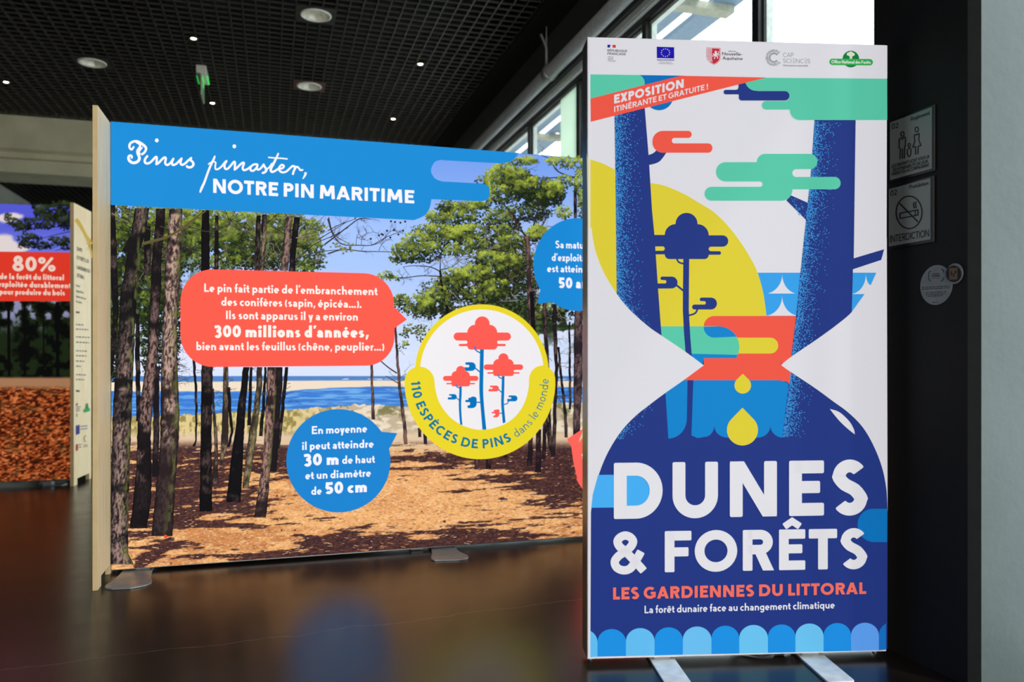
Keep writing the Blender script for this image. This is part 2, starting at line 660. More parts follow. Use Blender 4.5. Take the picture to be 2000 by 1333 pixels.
def glyph(ch, w):
    """(width, side bearings, elements) of one letter at stroke width w"""
    h = w / 2
    X = 0.63
    A = 1.04
    sb = (0.085, 0.085)
    rb = (0.045, 0.045)
    def ell(W, y0, y1, a0=0, a1=360, x0=0.0):
        return arc(x0 + W / 2, (y0 + y1) / 2, W / 2 - h, (y1 - y0) / 2 - h, a0, a1, 36)
    def ess(W, y0, y1):
        H = y1 - y0
        cx = W / 2
        ry = (H - 2 * h) / 4
        rx = W / 2 - h
        return smooth(arc(cx, y1 - h - ry, rx * 0.96, ry, 32, 185, 12) + [(cx - rx * 0.45, y0 + H * 0.56), (cx + rx * 0.45, y0 + H * 0.46)] + arc(cx, y0 + h + ry, rx, ry, 5, -148, 12), 3)
    def vee(W, y0, y1, flip=False):
        a, b = (y1, y0) if not flip else (y0, y1)
        k = w * 1.07
        return [Pg((0, a), (k, a), (W / 2 + k / 2, b), (W / 2 - k / 2, b)), Pg((W, a), (W - k, a), (W / 2 - k / 2, b), (W / 2 + k / 2, b))]
    def diag(x0, y0, x1, y1, k=1.1):
        kk = w * k
        return Pg((x0, y0), (x0 + kk, y0), (x1 + kk, y1), (x1, y1))
    acc = {'É': ('E', 'a'), 'È': ('E', 'g'), 'Ê': ('E', 'c'), 'é': ('e', 'a'), 'è': ('e', 'g'), 'ê': ('e', 'c'), 'Ç': ('C', 'z'), 'ç': ('c', 'z'), 'à': ('a', 'g')}
    if ch in acc:
        b, k = acc[ch]
        W, s, el = glyph(b, w)
        y = 1.07 if b.isupper() else X + 0.09
        m = W / 2
        if k == 'a':
            el = el + [S((m - 0.06, y), (m + 0.09, y + 0.15), k=0.8)]
        elif k == 'g':
            el = el + [S((m + 0.06, y), (m - 0.09, y + 0.15), k=0.8)]
        elif k == 'c':
            el = el + [S((m - 0.19, y + 0.0), (m, y + 0.13), (m + 0.19, y + 0.0), k=0.72)]
        else:
            el = el + [S((m, 0), (m - 0.01, -0.1), (m - 0.05, -0.16), k=0.7)]
        return W, s, el
    U = {}
    if ch == 'A': return .92, (.02, .02), vee(.92, 0, 1, True) + [S((.2, .28), (.72, .28), k=.85)]
    if ch == 'B':
        return .70, (.085, .04), [S((h, 0), (h, 1)), S(*([(h, 1 - h)] + [(.40, 1 - h)] + arc(.40, .765 - h / 2 + .0, .26 - h, .235 - h / 2, 90, -90, 12) + [(h, .53)])), S(*([(h, .53)] + [(.42, .53)] + arc(.42, (.53 + h) / 2, .28 - h, (.53 - h) / 2, 90, -90, 12) + [(h, h)]))]
    if ch == 'C': return .86, rb, [S(*ell(.98, 0, 1, 48, 312))]
    if ch == 'D': return .88, (.085, .05), [S((h, 0), (h, 1)), S(*([(h, 1 - h), (.40, 1 - h)] + arc(.40, .5, .48 - h, .5 - h, 90, -90, 24) + [(h, h)]))]
    if ch == 'E': return .63, (.085, .05), [S((h, 0), (h, 1)), S((h * .4, 1 - h), (.63, 1 - h)), S((h * .4, h), (.63, h)), S((h, .52), (.56, .52), k=.95)]
    if ch == 'F': return .64, (.085, .03), [S((h, 0), (h, 1)), S((h * .4, 1 - h), (.64, 1 - h)), S((h, .49), (.57, .49), k=.95)]
    if ch == 'G': return .94, (.045, .07), [S(*(ell(1.0, 0, 1, 48, 335))), S((.94 - h, .12), (.94 - h, .52)), S((.55, .47), (.94, .47), k=.9)]
    if ch == 'H': return .82, sb, [S((h, 0), (h, 1)), S((.82 - h, 0), (.82 - h, 1)), S((h, .5), (.82 - h, .5))]
    if ch == 'I': return w, sb, [S((h, 0), (h, 1))]
    if ch == 'J': return .5, (.03, .085), [S(*([(.5 - h, 1), (.5 - h, .28)] + arc(.25, .28, .25 - h, .28 - h, 0, -160, 14)))]
    if ch == 'K': return .76, (.085, .0), [S((h, 0), (h, 1)), diag(.76 - w * 1.2 - .02, 1, h, .42, 1.25), diag(.76 - w * 1.2, 0, .22, .62, 1.2)]
    if ch == 'L': return .54, (.085, .02), [S((h, 0), (h, 1)), S((h * .4, h), (.54, h))]
    if ch == 'M': return 1.06, (.06, .06), [S((.1 + h * .3, 0), (.15 + h * .3, 1)), S((.96 - h * .3, 0), (.91 - h * .3, 1)), diag(.15 - h * .7, 1, .53 - w * .55, .2, 1.1), Pg((.91 + h * .7, 1), (.91 + h * .7 - w * 1.1, 1), (.53 - w * .55, .2), (.53 + w * .55, .2))]
    if ch == 'N': return .85, sb, [S((h, 0), (h, 1)), S((.85 - h, 0), (.85 - h, 1)), Pg((0, 1), (w * 1.1, 1), (.85, 0), (.85 - w * 1.1, 0))]
    if ch == 'O': return 1.02, rb, [S(*ell(1.02, -.01, 1.01)[:-1], closed=True)]
    if ch == 'P': return .66, (.085, .03), [S((h, 0), (h, 1)), S(*([(h, 1 - h), (.36, 1 - h)] + arc(.36, .69, .30 - h, .31 - h, 90, -90, 16) + [(h, .38 + h)]))]
    if ch == 'Q': return 1.02, rb, [S(*ell(1.02, -.01, 1.01)[:-1], closed=True), S((.62, .28), (.98, -.08))]
    if ch == 'R': return .75, (.085, .03), [S((h, 0), (h, 1)), S(*([(h, 1 - h), (.42, 1 - h)] + arc(.42, .7, .30 - h, .30 - h, 90, -90, 16) + [(h, .40 + h)])), diag(.75 - w * 1.14, 0, .26, .50, 1.14)]
    if ch == 'S': return .63, (.05, .05), [S(*ess(.63, -.01, 1.01))]
    if ch == 'T': return .68, (.03, .03), [S((.34, 0), (.34, 1)), S((0, 1 - h), (.68, 1 - h))]
    if ch == 'U': return .82, (.08, .08), [S(*([(h, 1), (h, .40)] + arc(.41, .40, .41 - h, .41 - h, 180, 360, 24) + [(.82 - h, 1)]))]
    if ch == 'V': return .88, (.01, .01), vee(.88, 0, 1)
    if ch == 'X': return .8, (.01, .01), [diag(0, 0, .8 - w * 1.2, 1, 1.2), diag(0, 1, .8 - w * 1.2, 0, 1.2)]
    if ch == 'Y': return .8, (.01, .01), [S((.4, 0), (.4, .5)), diag(0, 1, .4 - w * .6, .42, 1.2), diag(.8 - w * 1.2, 1, .4 - w * .6, .42, 1.2)]
    if ch == 'Z': return .68, (.04, .04), [S((0, 1 - h), (.68, 1 - h)), S((0, h), (.68, h)), diag(0, .04, .68 - w * 1.25, .96, 1.25)]
    # lower case
    st = (.07, .07)
    if ch == 'a':
        W = .50
        return W, (.045, .07), [S(*([(.07, X - .10)] + arc(W / 2 - .01, X - h - .17, W / 2 - h + .005, .17, 125, 0, 12) + [(W - h, 0)])), S(*arc(W / 2 - .02, .185, W / 2 - h - .01, .185 - h * .8, 0, 360, 24)[:-1], k=.85, closed=True)]
    if ch == 'b': return .59, (.07, .04), [S((h, 0), (h, A)), S(*ell(.59, -.01, X + .01)[:-1], closed=True)]
    if ch == 'c': return .49, (.04, .03), [S(*ell(.58, -.01, X + .01, 48, 312))]
    if ch == 'd': return .59, (.04, .07), [S((.59 - h, 0), (.59 - h, A)), S(*ell(.59, -.01, X + .01)[:-1], closed=True)]
    if ch == 'e': return .57, (.04, .04), [S(*ell(.57, -.01, X + .01, -4, 310)), S((h, X / 2 - .01), (.57 - h * .5, X / 2 - .01), k=.72)]
    if ch == 'f': return .37, (.02, .0), [S(*([(.09 + h, 0), (.09 + h, A - .2)] + arc(.09 + h + .17, A - .2, .17, .2 - h + .02, 180, 85, 8))), S((0, X - h), (.35, X - h), k=.85)]
    if ch == 'g': return .59, (.04, .07), [S(*([(.59 - h, X), (.59 - h, -.02)] + arc(.295, -.03, .295 - h, .27 - h, 0, -150, 14))), S(*ell(.59, .0, X + .01)[:-1], closed=True)]
    if ch == 'h': return .56, st, [S((h, 0), (h, A)), S(*(arc(.28, X - .27, .28 - h, .27 - h, 178, 0, 14) + [(.56 - h, 0)]))]
    if ch == 'i': return w, st, [S((h, 0), (h, X)), ('D', [(h, .86)], .62, True)]
    if ch == 'l': return w, st, [S((h, 0), (h, A))]
    if ch == 'm': return .88, st, [S((h, 0), (h, X)), S(*(arc(.22 + h * .5, X - .25, .22 - h * .5, .25 - h, 178, 0, 14) + [(.44, 0)])), S(*(arc(.66 - h * .5, X - .25, .22 - h * .5, .25 - h, 178, 0, 14) + [(.88 - h, 0)]))]
    if ch == 'n': return .56, st, [S((h, 0), (h, X)), S(*(arc(.28, X - .27, .28 - h, .27 - h, 178, 0, 14) + [(.56 - h, 0)]))]
    if ch == 'o': return .60, (.04, .04), [S(*ell(.60, -.01, X + .01)[:-1], closed=True)]
    if ch == 'p': return .59, (.07, .04), [S((h, -.28), (h, X)), S(*ell(.59, -.01, X + .01)[:-1], closed=True)]
    if ch == 'q': return .59, (.04, .07), [S((.59 - h, -.28), (.59 - h, X)), S(*ell(.59, -.01, X + .01)[:-1], closed=True)]
    if ch == 'r': return .36, (.07, .0), [S((h, 0), (h, X)), S(*arc(.27, X - .24, .27 - h, .24 - h, 178, 72, 10))]
    if ch == 's': return .45, (.035, .035), [S(*ess(.45, -.01, X + .01), k=.9)]
    if ch == 't': return .38, (.01, .02), [S(*([(.09 + h, .86), (.09 + h, .2)] + arc(.09 + h + .15, .2, .15, .2 - h, 180, 285, 8))), S((0, X - h), (.36, X - h), k=.85)]
    if ch == 'u': return .55, st, [S((.55 - h, 0), (.55 - h, X)), S(*([(h, X)] + arc(.275, .26, .275 - h, .26 - h, 180, 358, 14)))]
    if ch == 'v': return .54, (.01, .01), vee(.54, 0, X)
    if ch == 'x': return .52, (.01, .01), [diag(0, 0, .52 - w * 1.2, X, 1.2), diag(0, X, .52 - w * 1.2, 0, 1.2)]
    if ch == 'y': return .54, (.01, .01), [diag(0, X, .27 - w * .54, 0, 1.08), Pg((.54, X), (.54 - w * 1.08, X), (.12, -.28), (.12 + w * 1.08, -.28))]
    # figures and signs
    if ch == '0': return .66, (.05, .05), [S(*ell(.66, -.01, 1.01)[:-1], closed=True)]
    if ch == '1': return .36, (.04, .085), [S((.36 - h, 0), (.36 - h, 1)), S((.02, .80 - h * .4), (.36 - h, 1 - h * .7), k=.9)]
    if ch == '2': return .60, (.05, .05), [S(*(arc(.30, .70, .29 - h, .30 - h, 165, -25, 14) + [(h * 1.3, h)])), S((0.02, h), (.60, h))]
    if ch == '3': return .60, (.04, .05), [S(*([(.04, .86)] + arc(.29, .765 - h * .5, .27 - h, .245 - h * .5, 115, -88, 12) + [(.2, .53)])), S(*([(.2, .53), (.29, .53)] + arc(.30, .265, .30 - h, .265 - h * .3, 88, -150, 16)))]
    if ch == '5': return .60, (.05, .05), [S((.56, 1 - h), (.12, 1 - h)), S((.12 + h * .4, 1), (.09 + h * .3, .47)), S(*([(.10, .50)] + arc(.28, .315, .32 - h, .325 - h, 120, -145, 18)))]
    if ch == '8': return .66, (.05, .05), [S(*arc(.33, .755, .27 - h, .26 - h * .6, 0, 360, 24)[:-1], closed=True), S(*arc(.33, .27, .33 - h, .28 - h * .7, 0, 360, 24)[:-1], closed=True)]
    if ch == '%': return 1.0, (.04, .04), [S(*arc(.22, .77, .22 - h * .8, .24 - h * .8, 0, 360, 20)[:-1], k=.8, closed=True), S(*arc(.80, .23, .22 - h * .8, .24 - h * .8, 0, 360, 20)[:-1], k=.8, closed=True), S((.18, 0), (.84, 1), k=.75)]
    if ch == '.': return w, (.05, .05), [('D', [(h, h * 1.05)], .62, True)]
    if ch == ',': return w, (.05, .05), [Pg((h * .5, h * 2), (w * 1.15, h * 2), (w * .62, -.17), (w * .1, -.17))]
    if ch == '’': return w * .9, (.02, .03), [Pg((h * .4, 1.03), (w * 1.1, 1.03), (w * .72, .76), (w * .15, .76))]
    if ch == '!': return w, (.1, .05), [S((h, .33), (h, 1)), ('D', [(h, h)], .62, True)]
    if ch == '-': return .34, (.05, .05), [S((0, .34), (.34, .34), k=.85)]
    if ch == '(': return .28, (.05, .02), [S(*arc(.46, .40, .40, .66, 140, 220, 12), k=.85)]
    if ch == ')': return .28, (.02, .05), [S(*arc(-.18, .40, .40, .66, 40, -40, 12), k=.85)]
    return .24, (0, 0), []

def text_width(s, w, track):
    x = 0.0
    for ch in s:
        W, b, el = glyph(ch, w)
        x += b[0] + W + b[1] + track
    return x

def text(art, s, p0, p1, cap, c, w=.2, track=0.0, up0=None, up1=None, warp=None, round_r=None):
    """set a line from baseline point p0 to p1 (its inked ends), cap height cap; warp(u, v) overrides the straight baseline"""
    if round_r is None:
        round_r = w * .12
    b0 = glyph(s[0], w)[1][0]
    b1 = glyph(s[-1], w)[1][1] + track
    total = text_width(s, w, track) - b0 - b1
    p0 = np.array(p0, float)
    p1 = np.array(p1, float)
    caps = cap if isinstance(cap, (tuple, list)) else (cap, cap)
    if warp is None:
        q0 = np.array(up0 if up0 is not None else (0, -caps[0]), float)
        q1 = np.array(up1 if up1 is not None else (0, -caps[1]), float)
        def warp(u, v):
            return p0 + (p1 - p0) * u + (q0 * (1 - u) + q1 * u) * v
    art.up()
    x = -b0
    for ch in s:
        W, b, el = glyph(ch, w)
        x += b[0]
        f = lambda p, x=x: tuple(warp((p[0] + x) / total, p[1]))
        for k, (kind, pts, q, closed) in enumerate(el):
            if kind == 'S':
                art.stroke(pts, w * q, c, closed, False, round_r, f)
            elif kind == 'D':
                art.poly([f(p) for p in arc(pts[0][0], pts[0][1], w * q, w * q, 0, 360, 16)], c, False)
            else:
                art.poly([f(p) for p in pts], c, False)
            art.l += 2e-7
        x += W + b[1] + track

WHITE = (236, 234, 238)
RED = (252, 92, 74)
NAVY = (36, 58, 138)
BLUE = (14, 138, 216)
MINT = (94, 210, 178)
YELLOW = (234, 216, 60)
SKYB = (58, 168, 246)
PALEB = (104, 198, 255)
# ------------------------------------------------------------------ the tall light box
def place_frame(xl, zl, xr, zr):
    a = at_depth(xl, HZ, zl)
    b = at_depth(xr, HZ, zr)
    return Frame(a, b)

def framed_box(name_prefix, parent, fr, z0, z1, depth, lip, m_front, m_side):
    """aluminium profile round a stretched fabric: four mitred members, as one part"""
    bm = bmesh.new()
    W = fr.width
    t = 0.028
    for lo, hi in (((0, 0, z0), (t, depth, z1)), ((W - t, 0, z0), (W, depth, z1)), ((t, 0, z0), (W - t, depth, z0 + t)), ((t, 0, z1 - t), (W - t, depth, z1))):
        add_box(bm, lo, hi, 0.0015, 1)
    me = bm_mesh(bm, 'frame')
    o = obj('frame', me, [m_side, m_front], parent)
    for p in me.polygons:
        if p.normal.y < -0.5:
            p.material_index = 1
    box('back_panel', (t * 0.5, depth - 0.006, z0 + t * 0.5), (W - t * 0.5, depth - 0.001, z1 - t * 0.5), M_BLACK, parent)
    return o

FL = place_frame(1147, 2.525, 1731.5, 2.591)
LBZ0, LBZ1 = 0.020, 2.022
t_lb = thing('light_box', 'tall white-framed light box poster with hourglass artwork standing beside the dark pillar', 'light box', FL.o, FL.rotz)
framed_box('', t_lb, FL, LBZ0, LBZ1, 0.10, 0.004, M_ALU_WHITE, M_ALU_DARK)

c1 = zoom(1130, 60, .26257)
c2 = zoom(1400, 60, .26257)
c3 = zoom(1130, 380, .26257)
c4 = zoom(1400, 380, .26257)
c5 = zoom(1130, 700, .31)
c6 = zoom(1130, 1000, .31)
z5 = zoom(1180, 880, .19506)
z6 = zoom(1440, 880, .19506)
h7 = zoom(1160, 75, .15)
h8 = zoom(1460, 75, .145)

A = Art(FL, 0.0012)
PW = (233, 232, 240)      # the white of the fabric
def corner(u, v):
    return (1147 + 584.5 * u, (72 + 16 * u) * (1 - v) + (1287 - 15 * u) * v)
A.poly([(1148.3, 73.2), (1732, 89.2), (1729.8, 1271), (1148.3, 1285.8)], PW)
# waves behind the dune
A.rp(c4([(230, 583), (625, 583), (600, 905), (230, 905)]), SKYB)
A.rp(c4([(1000, 583), (1185, 583), (1143, 677), (1098, 742), (1000, 878)]), SKYB)
for y0, y1, xs in ((595, 742, (345, 485, 612)), (755, 903, (355, 485, 612))):
    l = arc(xs[0], y0, xs[1] - xs[0], y1 - y0, 90, 0, 14)
    r = arc(xs[2], y0, xs[2] - xs[1], y1 - y0, 180, 90, 14)
    A.poly(c4([(xs[0] - 60, y1)] + l + r), PW)
A.poly(c4([(200, 742), (600, 742), (600, 738), (200, 738)]), SKYB)
A.poly(c4(arc(990, 597, 117, 145, 90, 0, 14) + arc(1180, 590, 73, 110, 175, 105, 8) + [(1143, 677), (1098, 742)]), PW)
# yellow dune
A.poly(smooth(c1([(60, 950), (90, 960), (180, 990), (270, 1035)])) + [(1201, 346)] + [(1201, 620), (1150, 620), (1146, 300)], YELLOW)
A.poly([(1201, 344), (1240, 350)] + smooth([(1271.8, 358), (1300, 364), (1337, 380), (1364, 396), (1393, 414), (1421, 441), (1445, 472), (1464, 502), (1479, 532), (1490.6, 574), (1496.6, 617)]) + [(1510, 700), (1280, 700), (1201, 640)], YELLOW)
# red block, yellow prong, mint and blue capsule
A.rp([(1374, 617.6, 21), (1562, 617.6), (1562, 765), (1318, 765), (1318, 718.7), (1374, 718.7), (1374, 660, 21)], RED)
A.rp([(1380, 660), (1519.5, 660, 15.5), (1519.5, 691, 15.5), (1380, 691)], YELLOW)
cap_r = arc(1403.2, 678.2, 40.4, 40.4, -90, 90, 24)
A.poly([(1285, 637.8)] + cap_r + [(1285, 718.6)], MINT)
A.poly([(1335, 691)] + [p for p in cap_r if p[1] > 690] + [(1335, 718.6)], BLUE)
A.poly(arc(1395, 639, 21, 21, 180, 90, 8) + [p for p in reversed(cap_r) if p[1] < 660], BLUE)
# little tree
A.rp(c3([(778, 470), (822, 470), (820, 700), (819, 860), (830, 1060), (842, 1210), (797, 1210), (782, 1020), (774, 860), (775, 700)]), NAVY)
A.rp(c3([(545, 302), (640, 302), (640, 222, 84), (967, 222, 84), (967, 305), (1112, 305, 42), (1112, 390, 42), (967, 390, 18), (967, 423, 18), (1058, 423, 13), (1058, 450, 13), (967, 450), (967, 482, 36), (640, 482, 36), (640, 447), (545, 447), (545, 420), (640, 420, 17), (640, 388, 17), (545, 388)]), NAVY)
A.disc(*c3([(802, 220)])[0], 21.5, 21.5, NAVY)
A.stroke(smooth(c3([(730, 478), (745, 505), (785, 518)])), 3.4, NAVY)
A.rp(c3([(608, 612, 14), (735, 612, 45), (735, 700, 45), (570, 702), (570, 663), (652, 663, 12), (652, 638, 12), (608, 638, 13)]), NAVY)
A.stroke(c3([(722, 672), (785, 722)]), 3.8, NAVY)
A.rp(c3([(900, 768, 14), (1028, 768, 45), (1028, 857, 45), (843, 857, 18), (843, 820, 18), (945, 820, 12), (945, 795, 12), (900, 795, 13)]), NAVY)
A.stroke(smooth(c3([(885, 850), (865, 885), (815, 902)])), 3.4, NAVY)
# the two big trunks
tl = [(1199.6, 205), (1258.5, 205)] + c1([(520, 930), (545, 1333)]) + c3([(563, 300), (590, 700), (617, 1065)]) + [(1286, 740), (1200, 740)] + c3([(283, 745), (275, 0)])
A.poly(tl, NAVY)
A.poly(smooth(c1([(515, 928), (555, 912), (590, 880)])) + smooth(c1([(665, 890), (600, 975), (520, 1002)])), NAVY)
A.rp(c1([(548, 747, 78), (840, 747, 26), (840, 800, 26), (693, 800, 19), (693, 840, 19), (994, 840, 33), (994, 910, 33), (548, 910, 78)]), RED)
A.poly(c4([(515, 45), (550, 8), (690, 70), (660, 190)]), NAVY)
A.poly([(1590.5, 230), (1670.5, 230), (1668.2, 400), (1666.8, 505), (1727, 487), (1721, 508), (1665.2, 526.5), (1662.6, 620), (1640, 720), (1541, 745), (1545, 696), (1555, 611), (1562.8, 532), (1578.6, 380), (1582.5, 345)], NAVY)
# stipple on the lit side of the trunks
DOT = (66, 164, 236)
rs = random.Random(4)
def stipple(edge, y0, y1, width, count, rot=0.0, scale=1.0, inside=None):
    A.up()
    for _ in range(count):
        y = rs.uniform(y0, y1)
        d = rs.expovariate(1.0 / (width * .30)) + 0.8
        if d > width * 1.4:
            continue
        x = edge(y) + d
        if inside and not inside(x, y):
            continue
        r = rs.uniform(0.75, 1.12) * scale
        q = rs.uniform(0, 60)
        A.poly([(x + r * math.cos(math.radians(q + k * 72)), y + r * math.sin(math.radians(q + k * 72))) for k in range(5)], DOT, False)
stipple(lambda y: np.interp(y, [210, 380, 576, 640], [1199.6, 1202, 1204, 1224]), 218, 640, 38, 2300)
def right_edge(y):
    return float(np.interp(y, [236, 345, 380, 532, 611, 696, 750, 860], [1590, 1582.5, 1578.6, 1562.8, 1555, 1545, 1540, 1527]))
stipple(right_edge, 238, 700, 38, 2500)
stipple(lambda y: 1541 + (y - 385) * 0.5, 388, 425, 30, 45)
# mint clouds
A.rp(c2([(-93, 1267, 52), (-93, 1163, 52), (338, 1163, 19), (338, 1124, 19), (-8, 1124, 71), (-8, 980, 71), (295, 980), (295, 918, 62), (745, 918, 56), (745, 1032, 56), (560, 1032, 28), (560, 1090, 28), (918, 1090, 45), (918, 1182, 45), (560, 1182), (560, 1267, 80)]), MINT)
# white field outside the hourglass
ul = [(1155, 445), (1157.6, 466.6), (1164, 495.5), (1180, 535), (1205, 575.6), (1230, 606), (1266.5, 638.6), (1293, 657), (1337.4, 687), (1374, 714)]
ll = [(1374, 714), (1334.6, 743), (1299, 768), (1269.5, 790), (1238.5, 815), (1210.6, 846), (1186, 886), (1169, 928), (1158, 970), (1154, 1000)]
ur = [(1733, 462), (1725.6, 488), (1720.4, 507), (1711, 533), (1700.6, 557), (1689, 575), (1662.6, 610), (1633.7, 634.7), (1594, 663.6), (1544, 697.7), (1525, 713.5)]
lr = [(1525, 713.5), (1542, 726), (1589, 757), (1626, 784), (1657, 807), (1685, 836), (1706.6, 873.6), (1722, 914), (1730, 954), (1732.5, 1000)]
# lower bulb
A.poly([(1374, 700), (1525, 700)] + smooth(lr)[1:] + [(1732, 1268), (1152.6, 1283)] + smooth(ll)[::-1][:-1], NAVY)
A.poly([(1374, 700), (1525, 700), (1525, 713.5), (1545, 728), (1541, 750)] + [(1536, 746), (1520, 743), (1334, 743), (1374, 714)], RED)
def scallop(x0, x1, y, yb):
    return arc((x0 + x1) / 2, y, (x1 - x0) / 2, yb - y, 180, 0, 16)
A.poly([(1299.4, 768), (1334.6, 743), (1342.2, 743)] + arc(1305, 818, 36, 39, 0, 90, 10), BLUE)
A.rp([(1353.6, 743), (1518, 743), (1539, 749)], BLUE)
A.poly([(1353.6, 743), (1518, 743), (1530, 745), (1539.6, 750)] + [(1527.4, 855)] + arc(1529, 831.7, 25, 23.5, 95, 180, 8) + [(1504, 831.7)] + arc(1479, 831.7, 25, 23.5, 0, 90, 8) + [(1430, 855)] + arc(1420, 831.7, 25.5, 23.5, 90, 180, 8) + arc(1369, 832, 25.4, 24, 0, 60, 6) + [(1362, 856), (1350, 851)], BLUE)
def bulb(x, y):
    return y > np.interp(x, [p[0] for p in lr], [p[1] for p in lr]) + 1.5
stipple(right_edge, 722, 854, 36, 760, inside=bulb)
def bulb_l(x, y):
    return y > np.interp(x, [p[0] for p in ll[::-1]], [p[1] for p in ll[::-1]]) + 1.5
stipple(lambda y: 1202 + (858 - y) * 0.72, 790, 858, 26, 150, inside=bulb_l)
# outside white
A.poly(smooth(ul) + smooth(ll)[1:] + [(1148.6, 1000), (1148.6, 445)], PW)
A.poly(smooth(ur) + smooth(lr)[1:] + [(1731, 470)], PW)
A.poly(smooth(c5([(1580, 320), (1640, 340), (1700, 395), (1730, 445), (1738, 480)])) + smooth(c5([(1738, 480), (1705, 455), (1655, 410), (1615, 365), (1580, 320)]))[1:], PW)
# drops
def drop(tx, ty, cx, cy, r):
    a = math.degrees(math.acos(r / (cy - ty)))
    A.poly([(tx, ty)] + arc(cx, cy, r, r, -90 + a, 270 - a, 40), YELLOW)
drop(1450, 730.4, 1450, 753, 16.2)
drop(1449.4, 796.7, 1449.4, 840.2, 30.3)
# bars in the lower bulb
A.poly(c5([(122, 735), (480, 733), (480, 938), (79, 942), (88, 860)]), (74, 182, 255))
A.rp([(1674, 994, 30), (1732, 994), (1731.5, 1059), (1674, 1059, 33)], (8, 122, 200))
# scalloped foot band
xs = [40, 118, 297, 477, 655, 835, 1010, 1190, 1363, 1540, 1713, 1888, 2060]
tops = [738, 738, 738, 732, 727, 722, 717, 712, 709, 703, 700, 698, 694]
cl = [PALEB, (30, 152, 240), PALEB, (30, 152, 240), (112, 200, 255), (30, 152, 240), (112, 205, 255), (30, 152, 240), (112, 205, 255), (30, 150, 240), (98, 168, 255), (24, 118, 206)]
for i in range(12):
    x0, x1, yt = xs[i], xs[i + 1], tops[min(i + 1, 12)]
    yb = lambda x: 913 - (x - 68) * 0.0225
    if i == 0:
        x0 = -62
    r = (x1 - x0) / 2
    P = arc((x0 + x1) / 2, yt + r * .92, r, r * .92, 180, 360, 24) + [(x1, yb(x1)), (x0, yb(x0))]
    P = [(min(max(x, 69), 1933), y) for x, y in P]
    A.poly(c6(P), cl[i])
# head: sky pieces, banner
A.rp(c2([(158, 352), (158, 443, 20), (48, 443, 16), (48, 477, 16), (160, 477, 4), (160, 523, 38), (537, 523, 35), (537, 452, 35), (300, 452), (300, 352)]), NAVY)
A.rp(c2([(206, 352), (206, 451, 84), (300, 451), (538, 451, 36), (538, 526, 36), (332, 526, 31), (332, 590, 31), (540, 590), (540, 668, 74), (1263, 668), (1262, 361)]), MINT)
A.poly(c1([(440, 328), (780, 335), (780, 420), (440, 460)]), (8, 116, 196))
A.disc(*c1([(597, 490)])[0], 27.6, 27.6, (8, 116, 196))
A.rp(c1([(85, 323), (410, 327), (488, 328, 66), (492, 460), (85, 560)]), MINT)
A.poly([(1153, 193.5), (1329, 149), (1496, 152.4), (1153.4, 238.8)], RED)
A.poly([(1150, 74), (1731.6, 90), (1731.5, 154.3), (1152, 146.2)], PW)
A.poly([(1148.6, 140), (1152.5, 140), (1152.5, 1284), (1148.6, 1284)], PW)
A.build('printed_fabric', M_LB, t_lb)

def lettering(name, frame, parent, material, base=0.004):
    return Art(frame, base), name, parent, material

def finish(art, name, parent, material):
    return art.build(name, material, parent)

B = Art(FL, 0.0062)
text(B, 'EXPOSITION', *c1([(262, 548), (778, 428)]), (17.2, 17.0), PW, .25)
text(B, 'ITINÉRANTE ET GRATUITE !', *c1([(262, 611), (957, 440)]), (11.0, 10.6), PW, .19)
finish(B, 'banner_lettering', t_lb, M_LB)

B = Art(FL, 0.0062)
text(B, 'DUNES', *c5([(220, 1012), (1812, 985)]), (109.5, 107), (238, 237, 244), .232, .05)
text(B, 'FORÊTS', *c6([(540, 379), (1810, 356)]), (80.2, 78.5), (238, 237, 244), .232, .005)
amp = z5([(392, 1205), (330, 1135), (215, 1015), (150, 960), (130, 908), (158, 868), (208, 850), (258, 868), (285, 910), (262, 962), (205, 1012), (140, 1055), (102, 1112), (125, 1172), (190, 1198), (255, 1180), (305, 1115), (366, 1008)])
sm = smooth(amp, 8)
B.stroke(sm, 16.2, (238, 237, 244), round_r=2)
finish(B, 'title_lettering', t_lb, M_LB)

B = Art(FL, 0.0062)
text(B, 'LES GARDIENNES DU LITTORAL', *c6([(215, 551), (1806, 515)]), (23.6, 22.6), (255, 118, 100), .235, .015)
finish(B, 'subtitle_lettering', t_lb, M_LB)
B = Art(FL, 0.0062)
text(B, 'La forêt dunaire face au changement climatique', *c6([(413, 637), (1608, 606)]), (14.6, 14.2), (240, 240, 250), .165)
finish(B, 'tagline_lettering', t_lb, M_LB)

INK = (44, 44, 52)
# logo: French state
B = Art(FL, 0.0062)
B.poly(h7([(172, 92), (217, 93), (208, 105), (214, 122), (205, 131), (172, 129)]), (20, 24, 150))
B.poly(h7([(236, 94), (280, 95), (280, 133), (233, 132), (244, 120), (234, 112)]), (224, 62, 66))
B.disc(*h7([(209, 118)])[0], 1.0, 1.0, PW)
text(B, 'RÉPUBLIQUE', *h7([(172, 181), (427, 189)]), 4.4, INK, .17)
text(B, 'FRANÇAISE', *h7([(172, 223), (410, 230)]), 4.4, INK, .17)
for s, x1, y in (('Liberté', 246, 258), ('Égalité', 247, 284), ('Fraternité', 276, 310)):
    text(B, s, *h7([(177, y), (x1, y + 2)]), 2.4, INK, .14, up0=(0.6, -2.4), up1=(0.6, -2.4))
B.build('logo', M_LB, t_lb)
